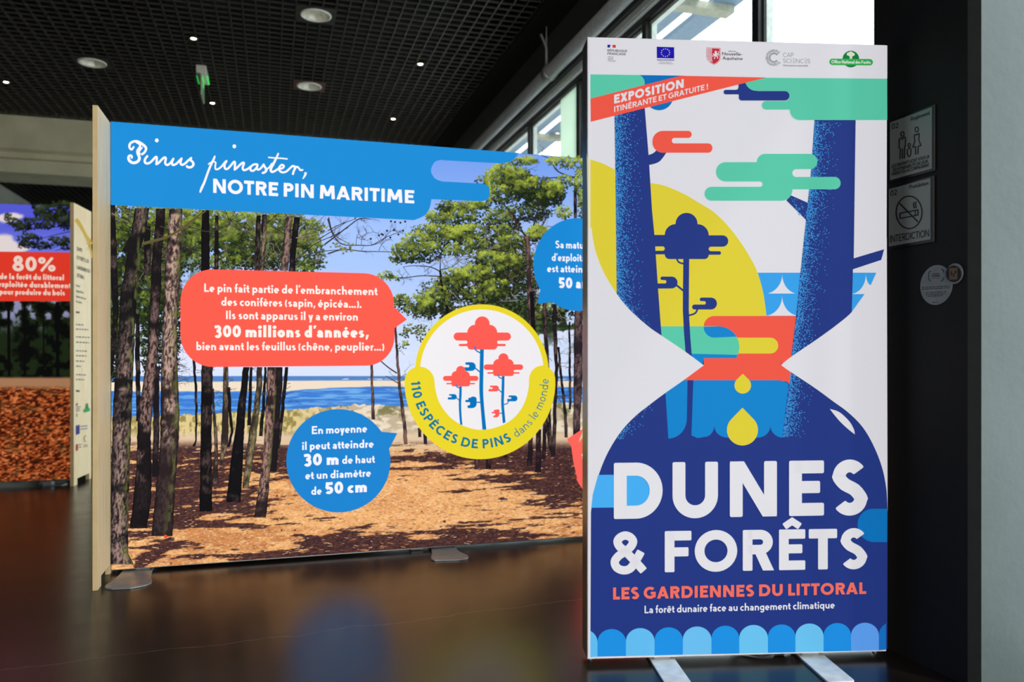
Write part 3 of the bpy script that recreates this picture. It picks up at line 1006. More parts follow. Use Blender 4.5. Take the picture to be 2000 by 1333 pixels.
# logo: European Union
B = Art(FL, 0.0062)
B.poly(h7([(812, 118), (1038, 125), (1039, 272), (813, 266)]), (28, 20, 178))
B.up()
for k in range(12):
    a = 2 * math.pi * k / 12
    sx, sy = 925 + 54 * math.sin(a), 196 - 50 * math.cos(a)
    B.poly(h7([(sx + (9.5 if j % 2 == 0 else 3.8) * math.sin(math.pi * j / 5), sy - (9.5 if j % 2 == 0 else 3.8) * math.cos(math.pi * j / 5)) for j in range(10)]), (236, 232, 240), False)
text(B, 'UNION EUROPEENNE', *h7([(815, 298), (1040, 301)]), 2.5, (30, 26, 110), .24)
text(B, 'Fonds Européen de', *h7([(850, 322), (1005, 326)]), 2.0, (70, 66, 120), .13)
text(B, 'Développement Régional', *h7([(833, 342), (1027, 346)]), 2.0, (70, 66, 120), .13)
B.build('logo', M_LB, t_lb)
# logo: region shield
B = Art(FL, 0.0062)
RG = (206, 42, 62)
sh = [(1460, 129), (1640, 135), (1640, 262), (1632, 298), (1600, 332), (1555, 354), (1508, 326), (1472, 288), (1460, 250)]
B.poly(h7(sh), RG)
B.poly(h7([(1550 + (x - 1550) * .94, 240 + (y - 240) * .955) for x, y in sh]), PW)
B.poly(h7([(1550 + (x - 1550) * .87, 240 + (y - 240) * .91) for x, y in sh]), RG)
for k in range(4):
    x = 1474 + k * 15
    B.stroke(h7(smooth([(x, 140), (x + 7, 170), (x + 1, 205), (x + 9, 240), (x + 4, 272), (x + 16 - k, 300 + 5 * k)])), 1.1, PW)
lion = [(1566, 178), (1580, 172), (1592, 182), (1590, 200), (1606, 206), (1618, 196), (1612, 216), (1596, 222), (1594, 238), (1608, 248), (1604, 274), (1594, 268), (1598, 254), (1580, 246), (1568, 258), (1572, 272), (1558, 276), (1552, 268), (1562, 262), (1562, 246), (1572, 234), (1556, 240), (1536, 246), (1536, 236), (1556, 226), (1538, 216), (1540, 206), (1560, 212), (1572, 212), (1562, 198)]
B.poly(h7(smooth(lion, 3, True)), PW)
B.stroke(h7(smooth([(1600, 225), (1618, 232), (1612, 212), (1614, 186), (1604, 180)])), 1.0, PW)
text(B, 'RÉGION', *h7([(1745, 187), (1840, 189)]), 2.2, INK, .17)
text(B, 'Nouvelle-', *h7([(1662, 229), (1926, 236)]), 6.2, INK, .15)
text(B, 'Aquitaine', *h7([(1665, 287), (1928, 293)]), 6.2, INK, .15)
B.build('logo', M_LB, t_lb)
# logo: science centre ring
B = Art(FL, 0.0062)
GR = (92, 92, 104)
B.up()
for k in range(44):
    a = math.radians(42 + 276 * k / 43)
    for r in (52, 64):
        x, y = 345 + r * math.cos(a), 270 - r * math.sin(a)
        B.disc(*h8([(x, y)])[0], .62, .62, GR, 6, False)
rr = random.Random(2)
for r, n, ph in ((82, 30, 0), (96, 36, 4), (108, 26, 2)):
    for k in range(n):
        a = math.radians(38 + 284 * (k + .5) / n + ph)
        q = rr.uniform(.5, .95)
        B.disc(*h8([(345 + r * math.cos(a), 270 - r * math.sin(a))])[0], q, q, GR, 6, False)
text(B, 'CAP', *h8([(470, 260), (608, 262)]), 8.3, GR, .08, .08)
text(B, 'SCI', *h8([(470, 338), (578, 340)]), 8.0, GR, .08, .06)
text(B, 'NC', *h8([(642, 341), (748, 343)]), 8.0, GR, .08, .06)
text(B, 'S', *h8([(795, 344), (832, 345)]), 8.0, GR, .08)
for x in (597, 758):
    for y in (285, 314, 338):
        B.stroke(h8([(x, y), (x + 30, y + 1)]), .75, GR)
text(B, 'Découvrons ensemble', *h8([(472, 385), (805, 389)]), 3.2, INK, .14)
B.build('logo', M_LB, t_lb)
# logo: forestry office
B = Art(FL, 0.0062)
B.disc(*h8([(1380, 288)])[0], 16.2, 16.2, (10, 128, 66))
B.rp(h8([(1362, 240), (1400, 240), (1396, 290), (1364, 290)]), (214, 232, 200))
for x, y, r in ((1378, 216, 32), (1348, 222, 24), (1408, 226, 24), (1380, 238, 26)):
    B.disc(*h8([(x, y)])[0], r * .145, r * .13, (226, 238, 214), new_layer=False)
B.rp(h8([(1090, 282, 43), (1676, 288, 43), (1676, 374, 43), (1090, 368, 43)]), (52, 178, 84))
text(B, 'Office National des Forêts', *h8([(1118, 345), (1646, 353)]), (6.4, 6.2), (240, 244, 240), .19)
B.build('logo', M_LB, t_lb)

# feet: two flat plates under the box, power cable with its inline switch
for x0, x1 in ((0.208, 0.290), (0.703, 0.790)):
    bm = bmesh.new()
    pts = rpoly([(x0, -0.195, 0.014), (x1, -0.195, 0.014), (x1, 0.30, 0.014), (x0, 0.30, 0.014)], 5)
    add_prism(bm, pts, 'z', 0.0005, 0.0085, 0.0015)
    f = obj('foot', bm_mesh(bm, 'foot'), M_FOOT_WHITE, t_lb)
    bm = bmesh.new()
    add_box(bm, (x0 + .015, 0.02, 0.0085), (x1 - .015, 0.08, LBZ0 + 0.0005))
    obj('foot_bracket', bm_mesh(bm, 'foot_bracket'), M_STEEL, f)
for x in (0.018, 0.982):
    bm = bmesh.new()
    add_lathe(bm, [(0.0, 0.0005), (0.008, 0.0005), (0.008, 0.004), (0.004, 0.006), (0.004, LBZ0 + .001), (0, LBZ0 + .001)], (x, 0.05, 0), 16)
    obj('levelling_screw', bm_mesh(bm, 'levelling_screw'), M_STEEL, t_lb)
cb = bmesh.new()
add_tube(cb, smooth([(0.50, 0.09, 0.018), (0.53, 0.06, 0.006), (0.58, 0.03, 0.005), (0.63, 0.04, 0.007)], 6), 0.0028, 8)
add_tube(cb, smooth([(0.67, 0.045, 0.007), (0.72, 0.08, 0.012), (0.80, 0.09, 0.010), (0.88, 0.13, 0.004), (0.93, 0.20, 0.0035)], 6), 0.0028, 8)
cbl = obj('power_cable', bm_mesh(cb, 'power_cable', True), M_CABLE, t_lb)
cb = bmesh.new()
add_tube(cb, [(0.626, 0.04, 0.0075), (0.632, 0.04, 0.0075), (0.634, 0.0405, 0.0075), (0.666, 0.0445, 0.0075), (0.668, 0.045, 0.0075), (0.674, 0.045, 0.0075)], [0.003, 0.005, 0.007, 0.007, 0.005, 0.003], 12)
obj('cable_connector', bm_mesh(cb, 'cable_connector', True), M_BLACK, cbl)
# ------------------------------------------------------------------ the long photo wall
FW = place_frame(217, 3.58, 1140, 4.243)
FWL = 2.75                     # the wall runs on behind the light box
FW.width = FWL
PZ0, PZ1 = 0.014, 2.062
t_wall = thing('photo_wall', 'long backlit photo wall of a pine forest with blue heading and speech bubbles', 'display wall', FW.o, FW.rotz)
framed_box('', t_wall, FW, PZ0, PZ1, 0.12, 0.004, M_ALU, M_ALU_DARK)

# value noise for the printed photograph
def vnoise(x, y, seed):
    xi = np.floor(x).astype(np.int64)
    yi = np.floor(y).astype(np.int64)
    fx, fy = x - xi, y - yi
    fx = fx * fx * (3 - 2 * fx)
    fy = fy * fy * (3 - 2 * fy)
    def hsh(a, b):
        n = (a * 374761393 + b * 668265263 + seed * 974711) & 0x7fffffff
        n = ((n ^ (n >> 13)) * 1274126177) & 0x7fffffff
        n = (n ^ (n >> 16)) & 0xffff
        return n / 65535.0
    a = hsh(xi, yi) * (1 - fx) + hsh(xi + 1, yi) * fx
    b = hsh(xi, yi + 1) * (1 - fx) + hsh(xi + 1, yi + 1) * fx
    return a * (1 - fy) + b * fy

def fbm(x, y, seed, octv=4, gain=0.5):
    s, a, t = 0.0, 1.0, 0.0
    for o in range(octv):
        s = s + a * vnoise(x * 2 ** o, y * 2 ** o, seed + 31 * o)
        t += a
        a *= gain
    return s / t

def sstep(a, b, x):
    t = np.clip((x - a) / (b - a), 0, 1)
    return t * t * (3 - 2 * t)

def mixc(c, col, m):
    return c * (1 - m[..., None]) + np.asarray(col, float) * m[..., None]

def grid_print(name, frame, xs, ytop, ybot, nx, ny, paint, material, parent, lift, xw=1.0):
    """a photograph as dots of ink: a fine net of points with their colours"""
    u = np.linspace(0, 1, nx) ** xw
    X = xs[0] + (xs[1] - xs[0]) * u
    v = np.linspace(0, 1, ny)
    XX = np.repeat(X[None, :], ny, 0)
    YY = ytop(X)[None, :] * (1 - v[:, None]) + ybot(X)[None, :] * v[:, None]
    col = lin(np.clip(paint(XX, YY), 0, 255))
    P = frame.rectify(np.stack([XX.ravel(), YY.ravel()], 1), lift)
    idx = np.arange(nx * ny).reshape(ny, nx)
    q = np.stack([idx[1:, :-1], idx[1:, 1:], idx[:-1, 1:], idx[:-1, :-1]], -1).reshape(-1, 4)
    me = bpy.data.meshes.new(name)
    me.vertices.add(len(P))
    me.vertices.foreach_set('co', P.astype(np.float32).ravel())
    me.loops.add(q.size)
    me.loops.foreach_set('vertex_index', q.astype(np.int32).ravel())
    me.polygons.add(len(q))
    me.polygons.foreach_set('loop_start', (np.arange(len(q)) * 4).astype(np.int32))
    me.update(calc_edges=True)
    ca = me.color_attributes.new('ink', 'FLOAT_COLOR', 'POINT')
    rgba = np.ones((len(P), 4), np.float32)
    rgba[:, :3] = col.reshape(-1, 3)
    ca.data.foreach_set('color', rgba.ravel())
    return obj(name, me, material, parent)

def wall_top(x):
    return 238 + 0.0769 * (x - 217) + 0.8
def wall_bot(x):
    return 1114.5 - 0.0715 * (x - 217) - 0.8

def blob(X, Y, cx, cy, rx, ry):
    return np.exp(-(((X - cx) / rx) ** 2 + ((Y - cy) / ry) ** 2))

def paint_forest(X, Y):
    # sky
    t = np.clip((Y - 290) / 440, 0, 1)
    c = mixc(np.ones(X.shape + (3,)) * np.array([118, 158, 236]), (166, 196, 250), sstep(0.0, .45, t))
    c = mixc(c, (214, 225, 250), sstep(.45, 1.0, t))
    cl = fbm(X / 220, Y / 30, 5, 4)
    c = mixc(c, (226, 230, 250), sstep(.5, .75, cl) * sstep(.4, .9, t) * .7)
    # open sea, surf, sand bar, channel
    c = mixc(c, (84, 132, 196), sstep(734, 736, Y))
    surf = sstep(.62, .7, fbm(X / 26, Y / 3, 8, 3)) * sstep(738, 741, Y) * sstep(430, 640, X)
    c = mixc(c, (226, 232, 240), surf * .8)
    bar0 = 746 - 2 * sstep(420, 620, X) + 2 * (fbm(X / 60, Y * 0, 3, 3) - .5)
    bar1 = 765 - 9 * sstep(520, 720, X) + 3 * (fbm(X / 40, Y * 0, 4, 3) - .5)
    c = mixc(c, (238, 220, 198), sstep(-1, 1, Y - bar0))
    wave = fbm(X / 46, Y / 3.2, 9, 4)
    wcol = mixc(np.ones(X.shape + (3,)) * np.array([60, 122, 208]), (112, 172, 232), sstep(.42, .68, wave))
    m = sstep(-1, 1, Y - bar1)
    c = c * (1 - m[..., None]) + wcol * m[..., None]
    # dune with grass
    dn = np.interp(X, [217, 300, 400, 560, 640, 700, 790, 900, 1140, 1300], [816, 814, 809, 802, 795, 790, 794, 792, 788, 788]) + 7 * (fbm(X / 9, Y * 0, 12, 3) - .5)
    g = fbm(X / 6, Y / 9, 14, 5)
    grass = mixc(np.ones(X.shape + (3,)) * np.array([150, 134, 78]), (222, 200, 140), sstep(.35, .62, g))
    sandy = mixc(np.ones(X.shape + (3,)) * np.array([196, 176, 148]), (234, 218, 194), sstep(.35, .6, fbm(X / 16, Y / 7, 15, 4)))
    gs = sstep(.55, .66, fbm(X / 14, Y / 12, 16, 4)) * sstep(835, 800, Y)
    sandy = mixc(sandy, (112, 112, 66), gs * .8)
    k = sstep(560, 700, X)[..., None]
    dune = grass * (1 - k) + sandy * k
    m = sstep(-1, 1, Y - dn)
    c = c * (1 - m[..., None]) + dune * m[..., None]
    pale = sstep(838, 856, Y + 8 * (fbm(X / 20, Y / 8, 17, 3) - .5))
    c = mixc(c, (224, 196, 164), pale)
    # needle litter
    gr = sstep(852, 905, Y)
    n1 = fbm(X / 34, Y / 9, 21, 5)
    litter = mixc(np.ones(X.shape + (3,)) * np.array([206, 138, 84]), (238, 178, 114), sstep(.35, .65, n1))
    litter = mixc(litter, (242, 180, 118), sstep(.45, .8, blob(X, Y, 830, 985, 360, 95) * 1.2) * .6)
    fine = fbm(X / 4.2, Y / 1.5, 22, 3)
    litter = mixc(litter, (254, 226, 194), sstep(.62, .76, fine) * .6)
    litter = mixc(litter, (150, 88, 52), sstep(.40, .28, fine) * .45)
    c = c * (1 - gr[..., None]) + litter * gr[..., None]
    # tree shade lying on the litter in the photograph
    wx = X + 26 * (fbm(X / 50, Y / 20, 71, 3) - .5)
    wy = Y + X * .055
    sh = .62 * fbm(wx / 70, wy / 7.0, 24, 5, .55) + .38 * fbm(wx / 24, wy / 3.4, 25, 4, .6)
    bias = -.10 + 0 * X + .03 * sstep(560, 420, X) * sstep(1030, 980, Y) + .05 * sstep(900, 1000, X) * sstep(960, 900, Y)
    bias = bias + .13 * blob(X, Y, 430, 895, 230, 38) + .16 * blob(X, Y, 350, 965, 170, 40) + .10 * blob(X, Y, 250, 1040, 90, 40) + .10 * blob(X, Y, 470, 1000, 150, 16)
    bias = bias + .22 * blob(X, Y, 1040, 895, 150, 34) + .20 * blob(X, Y, 1090, 962, 90, 34) + .12 * blob(X, Y, 800, 903, 190, 14)
    bias = bias + .40 * blob(X, Y, 940, 1044, 110, 13) + .40 * blob(X, Y, 690, 1056, 100, 16) + .34 * blob(X, Y, 820, 1066, 200, 10) + .36 * blob(X, Y, 600, 1086, 130, 7) + .2 * blob(X, Y, 720, 1025, 60, 5)
    bias = bias - .22 * blob(X, Y, 790, 985, 210, 38) - .14 * blob(X, Y, 1080, 1030, 80, 14) - .12 * blob(X, Y, 480, 1050, 140, 18) + .26 * blob(X, Y, 900, 961, 46, 5) + .26 * blob(X, Y, 440, 1028, 70, 5) + .22 * blob(X, Y, 350, 1062, 60, 7) + .2 * blob(X, Y, 1240, 960, 150, 100)
    bias = bias + .5 * np.exp(-(((Y - 1090) + (X - 290) * .66) / 11) ** 2) * sstep(255, 275, X) * sstep(345, 325, X)
    bias = bias + .34 * np.exp(-(((Y - 985) + (X - 440) * .34) / 7) ** 2) * sstep(330, 350, X) * sstep(500, 470, X)
    m = sstep(.455, .505, sh + bias) * sstep(856, 880, Y)
    sc = mixc(np.ones(X.shape + (3,)) * np.array([52, 32, 40]), (92, 56, 48), sstep(.45, .7, fine))
    c = c * (1 - (m * .93)[..., None]) + sc * (m * .93)[..., None]
    # distant wood on the far side of the clearing
    wood = sstep(.42, .52, fbm(X / 20, Y / 20, 41, 5) + .22 * blob(X, Y, 230, 560, 60, 150) + .25 * blob(X, Y, 330, 520, 60, 80) + .3 * blob(X, Y, 1010, 600, 90, 80) - .12) * sstep(400, 420, Y) * sstep(700, 640, Y)
    wm = wood * np.clip(sstep(420, 330, X) + sstep(900, 960, X) * sstep(560, 600, Y) * 1.0, 0, 1)
    dk = mixc(np.ones(X.shape + (3,)) * np.array([34, 46, 30]), (74, 92, 48), sstep(.4, .65, fbm(X / 6, Y / 6, 43, 3)))
    c = c * (1 - wm[..., None]) + dk * wm[..., None]
    return c

grid_print('printed_photo', FW, (217.6, 1282), wall_top, wall_bot, 760, 640, paint_forest, M_WALL, t_wall, 0.0010)

m1 = zoom(180, 200, .2551)
m2 = zoom(640, 270, .2626)
m3 = zoom(180, 500, .2701)
m4 = zoom(640, 570, .2701)
m5 = zoom(180, 820, .2701)
m6 = zoom(640, 820, .2701)

rf = random.Random(11)
class Photo(Art):
    """trees of the printed photograph"""
    def trunk(self, rows, dark=(26, 20, 24), lit=(150, 122, 110), side=0.5, soft=.35, moss=0.0, seed=1, cell=2.0, shade=0.5, dim=None):
        rows = sorted(rows, key=lambda r: r[1])
        ys = np.array([r[1] for r in rows], float)
        y = np.arange(ys[0], ys[-1] + 1, 3.0)
        xl = np.interp(y, ys, [r[0] for r in rows])
        xr = np.interp(y, ys, [r[2] for r in rows])
        j = (fbm(y / 14, y * 0 + seed, seed, 3) - .5) * 2.2
        xl, xr = xl + j, xr + j + (fbm(y / 8, y * 0 + 9.5, seed, 2) - .5) * 1.6
        n = int(max(4, min(16, np.max(xr - xl) / cell)))
        u = np.linspace(0, 1, n + 1)
        X = xl[:, None] * (1 - u) + xr[:, None] * u
        Y = np.repeat(y[:, None], n + 1, 1)
        k = 1 - np.abs((u - side) / max(side, 1 - side)) ** 1.3
        bark = .6 * fbm(X / 2.6, Y / 11, seed + 3, 4, .65) + .4 * fbm(X / 1.6, Y / 4.5, seed + 4, 2)
        patch = fbm(X / 60, Y / 34, seed + 5, 4)
        L = 1.25 * (k[None, :] * .7 + .3) * (.06 + .94 * sstep(.38, .60, bark)) * sstep(shade - .10, shade + .07, patch)
        L = L + .09 * sstep(.42, .6, bark) * k[None, :]
        if dim is not None:
            L = L * np.interp(y, [q[0] for q in dim], [q[1] for q in dim])[:, None]
        c = mixc(np.ones(X.shape + (3,)) * np.array(dark, float), lit, np.clip(L, 0, 1))
        if moss > 0:
            mm = sstep(.5, .62, fbm(X / 5, Y / 18, seed + 7, 3)) * sstep(.35, 1.0, u)[None, :] * moss
            c = mixc(c, (122, 132, 62), mm * .8)
        e = np.clip(np.minimum(u, 1 - u) * 8, 0, 1)
        c = c * (.62 + .38 * e)[None, :, None]
        i = np.arange(X.size).reshape(X.shape)
        f = np.stack([i[1:, :-1], i[1:, 1:], i[:-1, 1:], i[:-1, :-1]], -1).reshape(-1, 4).tolist()
        self.raw(np.stack([X.ravel(), Y.ravel()], 1), f, c.reshape(-1, 3))

    def twig(self, x, y, ang, length, w, col, depth=2, curl=0.25, new=True):
        if new:
            self.up()
        n = 5
        P = [(x, y)]
        a = ang
        for i in range(n):
            a += rf.uniform(-curl, curl)
            x += math.cos(a) * length / n
            y += math.sin(a) * length / n
            P.append((x, y))
        self.stroke(P, [w, w * .35], col, new_layer=False)
        if depth > 0:
            for i in range(rf.randint(2, 4)):
                q = P[rf.randint(1, n)]
                self.twig(q[0], q[1], a + rf.choice([-1, 1]) * rf.uniform(.5, 1.1), length * rf.uniform(.3, .55), w * .5, col, depth - 1, curl, False)

    def tufts(self, ells, per, bright, dark, size=(3.6, 7), up=.5, seed=0):
        """sprays of pine needles filling a set of soft ellipses"""
        R = np.random.RandomState(seed)
        V, F, C = [], [], []
        n = 0
        for e in ells:
            cx, cy, rx, ry = e[:4]
            tone = e[4] if len(e) > 4 else 0.0
            cnt = int(math.pi * rx * ry / per)
            for _ in range(cnt):
                r = math.sqrt(R.rand()) * (.92 + .42 * R.rand())
                th = R.rand() * 2 * math.pi
                px, py = cx + rx * r * math.cos(th), cy + ry * r * math.sin(th)
                nz = float(vnoise(np.array(px / 9.0), np.array(py / 7.0), 77)) * .6 + float(vnoise(np.array(px / 4.0), np.array(py / 3.5), 78)) * .4
                if nz < .30 and r > .35:
                    continue
                lum = .46 - .36 * (py - cy) / ry - .12 * (px - cx) / rx + (nz - .5) * 1.5 + R.uniform(-.14, .14) + tone
                lum = min(1, max(0, lum))
                base = np.array(dark) * (1 - lum) + np.array(bright) * lum
                s = R.uniform(*size)
                a0 = -math.pi / 2 + R.uniform(-1.4, 1.4) * (1 - up * .3)
                m = 6
                for k in range(m):
                    a = a0 + (k - m / 2 + .5) * R.uniform(.28, .5)
                    l = s * R.uniform(.6, 1.1)
                    wd = R.uniform(.55, .95)
                    dx, dy = math.cos(a), math.sin(a)
                    V += [(px - dy * wd, py + dx * wd), (px + dy * wd, py - dx * wd), (px + dx * l, py + dy * l)]
                    F.append((n, n + 1, n + 2))
                    n += 3
                    cc = np.clip(base * R.uniform(.75, 1.25) + R.uniform(-6, 6, 3), 0, 255)
                    C += [cc * .8, cc * .8, cc * 1.02]
        if V:
            self.raw(V, F, np.clip(np.array(C), 0, 255))

F_ = Photo(FW, 0.0014, 0.00001)
GB, GD = (178, 196, 74), (34, 50, 24)
def E(z, L, tone=0.0):
    return [tuple(z([(e[0], e[1], e[2], e[3])])[0]) [:2] + (e[2] * zs(z), e[3] * zs(z), (e[4] if len(e) > 4 else 0) + tone) for e in L]
def zs(z):
    a = z([(0, 0), (1, 0)])
    return a[1][0] - a[0][0]
# green behind the trunks
F_.tufts(E(m1, [(560, 960, 70, 110, .0), (740, 950, 90, 110), (780, 1150, 90, 120), (960, 1000, 80, 120), (1090, 1100, 100, 110), (1180, 950, 60, 80), (1000, 1230, 140, 50), (1400, 1000, 80, 100, -.1), (1400, 1190, 60, 80), (1650, 960, 110, 60, .1), (1620, 1080, 70, 50), (1690, 1245, 90, 35, .1), (1600, 1290, 90, 25), (190, 1060, 50, 80, -.1), (180, 1220, 40, 110, -.4), (420, 1120, 55, 150, -.3), (1200, 1200, 110, 70, -.1), (165, 880, 30, 50, -.3), (540, 1230, 40, 90, -.2)]), 5.5, GB, GD, seed=1)
F_.tufts(E(m3, [(165, 200, 40, 220, -.45), (360, 180, 40, 220, -.45), (380, 420, 30, 120, -.45), (630, 120, 18, 110, -.3), (150, 450, 25, 120, -.5)]), 9, (120, 140, 70), (26, 34, 26), seed=2)
F_.tufts([(236, 560, 24, 150, -.35), (262, 470, 30, 70, -.1), (300, 470, 34, 70, -.15), (312, 600, 16, 110, -.4), (345, 470, 24, 66, -.05), (290, 640, 14, 90, -.45), (344, 600, 9, 110, -.35), (232, 690, 16, 60, -.5), (380, 450, 30, 44, .0), (430, 450, 40, 46, 0), (470, 470, 44, 46, -.05), (520, 470, 36, 60, -.05), (560, 450, 36, 44, 0), (600, 490, 30, 36, 0)], 5.0, (158, 176, 66), (26, 38, 22), seed=12)
for i in range(120):
    F_.twig(rf.uniform(217, 640), rf.uniform(408, 525), rf.uniform(0, 6.28), rf.uniform(24, 74), rf.uniform(.8, 1.8), rf.choice([(30, 25, 27), (44, 36, 36), (120, 108, 92)]), 2)
# single needles and twigs on the litter
F_.up()
for k in range(1500):
    x, y = rf.uniform(220, 1140), 1112 - 230 * rf.random() ** 1.4
    if y > wall_bot(x) - 3:
        continue
    q = (y - 860) / 250
    l = rf.uniform(2, 9) * (.5 + q)
    t_ = rf.uniform(-.35, .25)
    F_.stroke([(x, y), (x + l * math.cos(t_), y + l * math.sin(t_))], rf.uniform(.5, 1.1), rf.choice([(240, 200, 160), (226, 170, 118), (120, 66, 40), (96, 54, 40), (206, 138, 88), (150, 90, 60)]), new_layer=False)
for x, y, r in ((550, 1036, 2), (576, 1036, 2), (505, 1103, 3), (868, 1019, 3), (824, 1000, 1.6), (334, 1101, 2.5), (541, 969, 2)):
    F_.disc(x, y, r, r * .9, (84, 54, 44), 10, False)
# far thin trunks
D1 = dict(dark=(18, 15, 20), lit=(92, 74, 70), shade=.62)
F_.trunk([(p[0], p[1], q[0]) for p, q in zip(m3([(130, -380), (135, 150), (150, 400), (130, 700), (125, 900)]), m3([(165, -380), (185, 150), (190, 500), (165, 760), (140, 900)]))], seed=3, **D1)
def T(z, rows, **kw):
    F_.trunk([(z([(r[0], r[1])])[0][0], z([(r[0], r[1])])[0][1], z([(r[2], r[1])])[0][0]) for r in rows], **kw)
T(m1, [(400, 950, 445), (395, 1250, 450), (395, 1333, 440)], seed=4, **D1)
T(m3, [(320, 420, 345), (310, 700, 345), (320, 1050, 352), (318, 1200, 350)], seed=5, **D1)
for i, (a, b, y0, y1, y1b) in enumerate([(940, 966, 870, 1290, 0), (1300, 1330, 860, 1000, 0)]):
    T(m1, [(a, y0, b), (a - 6, y1, b + 4)], seed=20 + i, **D1)
T(m1, [(1310, 870, 1338), (1300, 1050, 1332), (1290, 1290, 1316)], seed=22, dark=(50, 40, 40), lit=(150, 128, 108))
T(m1, [(1258, 868, 1292), (1248, 1100, 1286), (1240, 1290, 1284)], seed=23, **D1)
T(m1, [(1545, 880, 1592), (1520, 1100, 1566), (1502, 1300, 1552)], seed=24, **D1)
T(m1, [(1484, 878, 1532), (1465, 1060, 1522), (1440, 1290, 1500)], seed=25, dark=(44, 34, 36), lit=(150, 120, 110), shade=.45)
T(m3, [(725, 735, 746), (738, 900, 756), (745, 1100, 762), (745, 1340, 756), (722, 1382, 748)], seed=26, **D1)
T(m3, [(862, 960, 880), (872, 1150, 892), (880, 1250, 905), (885, 1400, 910), (865, 1650, 910)], seed=27, dark=(40, 32, 34), lit=(120, 96, 84), shade=.5)
T(m3, [(950, 800, 986), (945, 1000, 985), (938, 1200, 985), (930, 1333, 985), (922, 1500, 946)], seed=28, dark=(44, 36, 34), lit=(140, 116, 92), shade=.5)
T(m3, [(975, 950, 1000), (985, 1120, 1008), (1002, 1280, 1022), (975, 1385, 995)], seed=29, **D1)
T(m3, [(1140, 805, 1160), (1132, 1000, 1155), (1122, 1230, 1148)], seed=30, **D1)
T(m3, [(1395, 805, 1420), (1375, 1000, 1400), (1348, 1250, 1372), (1335, 1400, 1356)], seed=31, **D1)
T(m3, [(1245, 805, 1262), (1225, 1100, 1250), (1205, 1310, 1232)], seed=32, **D1)
T(m3, [(1190, 805, 1230), (1185, 950, 1228), (1160, 1150, 1206), (1130, 1300, 1190), (1085, 1680, 1130)], seed=33, dark=(46, 40, 36), lit=(140, 122, 92), shade=.5, moss=.5)
T(m3, [(1330, 805, 1378), (1322, 1000, 1370), (1312, 1180, 1356), (1300, 1333, 1350), (1282, 1560, 1332)], seed=34, dark=(26, 22, 26), lit=(60, 48, 50), shade=.7)
T(m3, [(1090, 805, 1136), (1075, 950, 1122), (1050, 1100, 1110), (1036, 1250, 1100), (1000, 1500, 1090), (970, 1780, 1074)], seed=35, dark=(14, 13, 17), lit=(66, 54, 52), shade=.66)
T(m3, [(1268, 805, 1332), (1258, 1000, 1330), (1250, 1200, 1318), (1246, 1333, 1310), (1215, 1600, 1285), (1172, 1890, 1260)], seed=36, dark=(38, 28, 30), lit=(166, 128, 116), shade=.42, moss=.6, side=.4)
# tall trunks in front
def TT(parts, **kw):
    rows = []
    for z, rr_ in parts:
        rows += [(z([(r[0], r[1])])[0][0], z([(r[0], r[1])])[0][1], z([(r[2], r[1])])[0][0]) for r in rr_]
    F_.trunk(rows, **kw)
T(m3, [(440, 800, 488), (440, 1000, 485), (442, 1330, 486), (436, 1500, 478), (430, 1600, 474)], seed=37, dark=(24, 20, 26), lit=(66, 52, 54), shade=.6)
TT([(m1, [(842, 828, 896), (836, 1000, 900), (834, 1180, 900), (832, 1333, 894)]), (m3, [(790, 300, 866), (790, 790, 872), (786, 1000, 868), (785, 1333, 864), (780, 1600, 868), (776, 1850, 868)])], seed=38, dark=(14, 12, 16), lit=(74, 58, 56), shade=.6)
TT([(m1, [(490, 815, 562), (482, 950, 552), (462, 1150, 534)]), (m3, [(424, 200, 500), (412, 480, 484), (398, 700, 476), (366, 950, 456), (335, 1100, 438), (326, 1333, 424), (318, 1550, 430), (300, 1750, 430), (272, 1970, 395)])], seed=41, dark=(22, 17, 21), lit=(150, 118, 110), shade=.42, dim=[(480, .25), (600, .6), (680, 1), (920, 1), (945, .15), (1040, .1)])
TT([(m1, [(592, 818, 692), (580, 950, 690), (572, 1100, 688)]), (m3, [(530, 0, 642), (520, 250, 628), (505, 600, 612), (497, 900, 622), (494, 1200, 632), (488, 1400, 622), (460, 1700, 596), (434, 1950, 588), (430, 2035, 580)])], seed=43, dark=(40, 29, 32), lit=(190, 158, 142), shade=.36, moss=.7, side=.42, dim=[(790, 1), (850, .75), (880, .2), (1060, .12)])
TT([(m1, [(325, 812, 436), (318, 900, 428), (300, 1000, 412), (272, 1150, 380)]), (m3, [(218, -30, 345), (205, 280, 326), (192, 560, 308), (176, 760, 302), (160, 950, 292), (150, 1150, 286), (142, 1400, 276), (138, 1700, 266), (132, 2000, 262), (130, 2150, 262), (128, 2230, 300)])], seed=46, dark=(20, 18, 21), lit=(156, 126, 118), shade=.42, moss=.9, dim=[(420, .6), (520, .35), (640, .5), (760, .9), (900, .8), (1000, 1), (1100, 1.1)])
F_.stroke(smooth(m1([(385, 1085), (480, 1060), (580, 1030), (700, 960), (800, 880), (870, 832)])), [6.2, 3.2], (92, 84, 50))
F_.disc(*m5([(532, 845)])[0], 3.4, 3.4, (238, 70, 40))
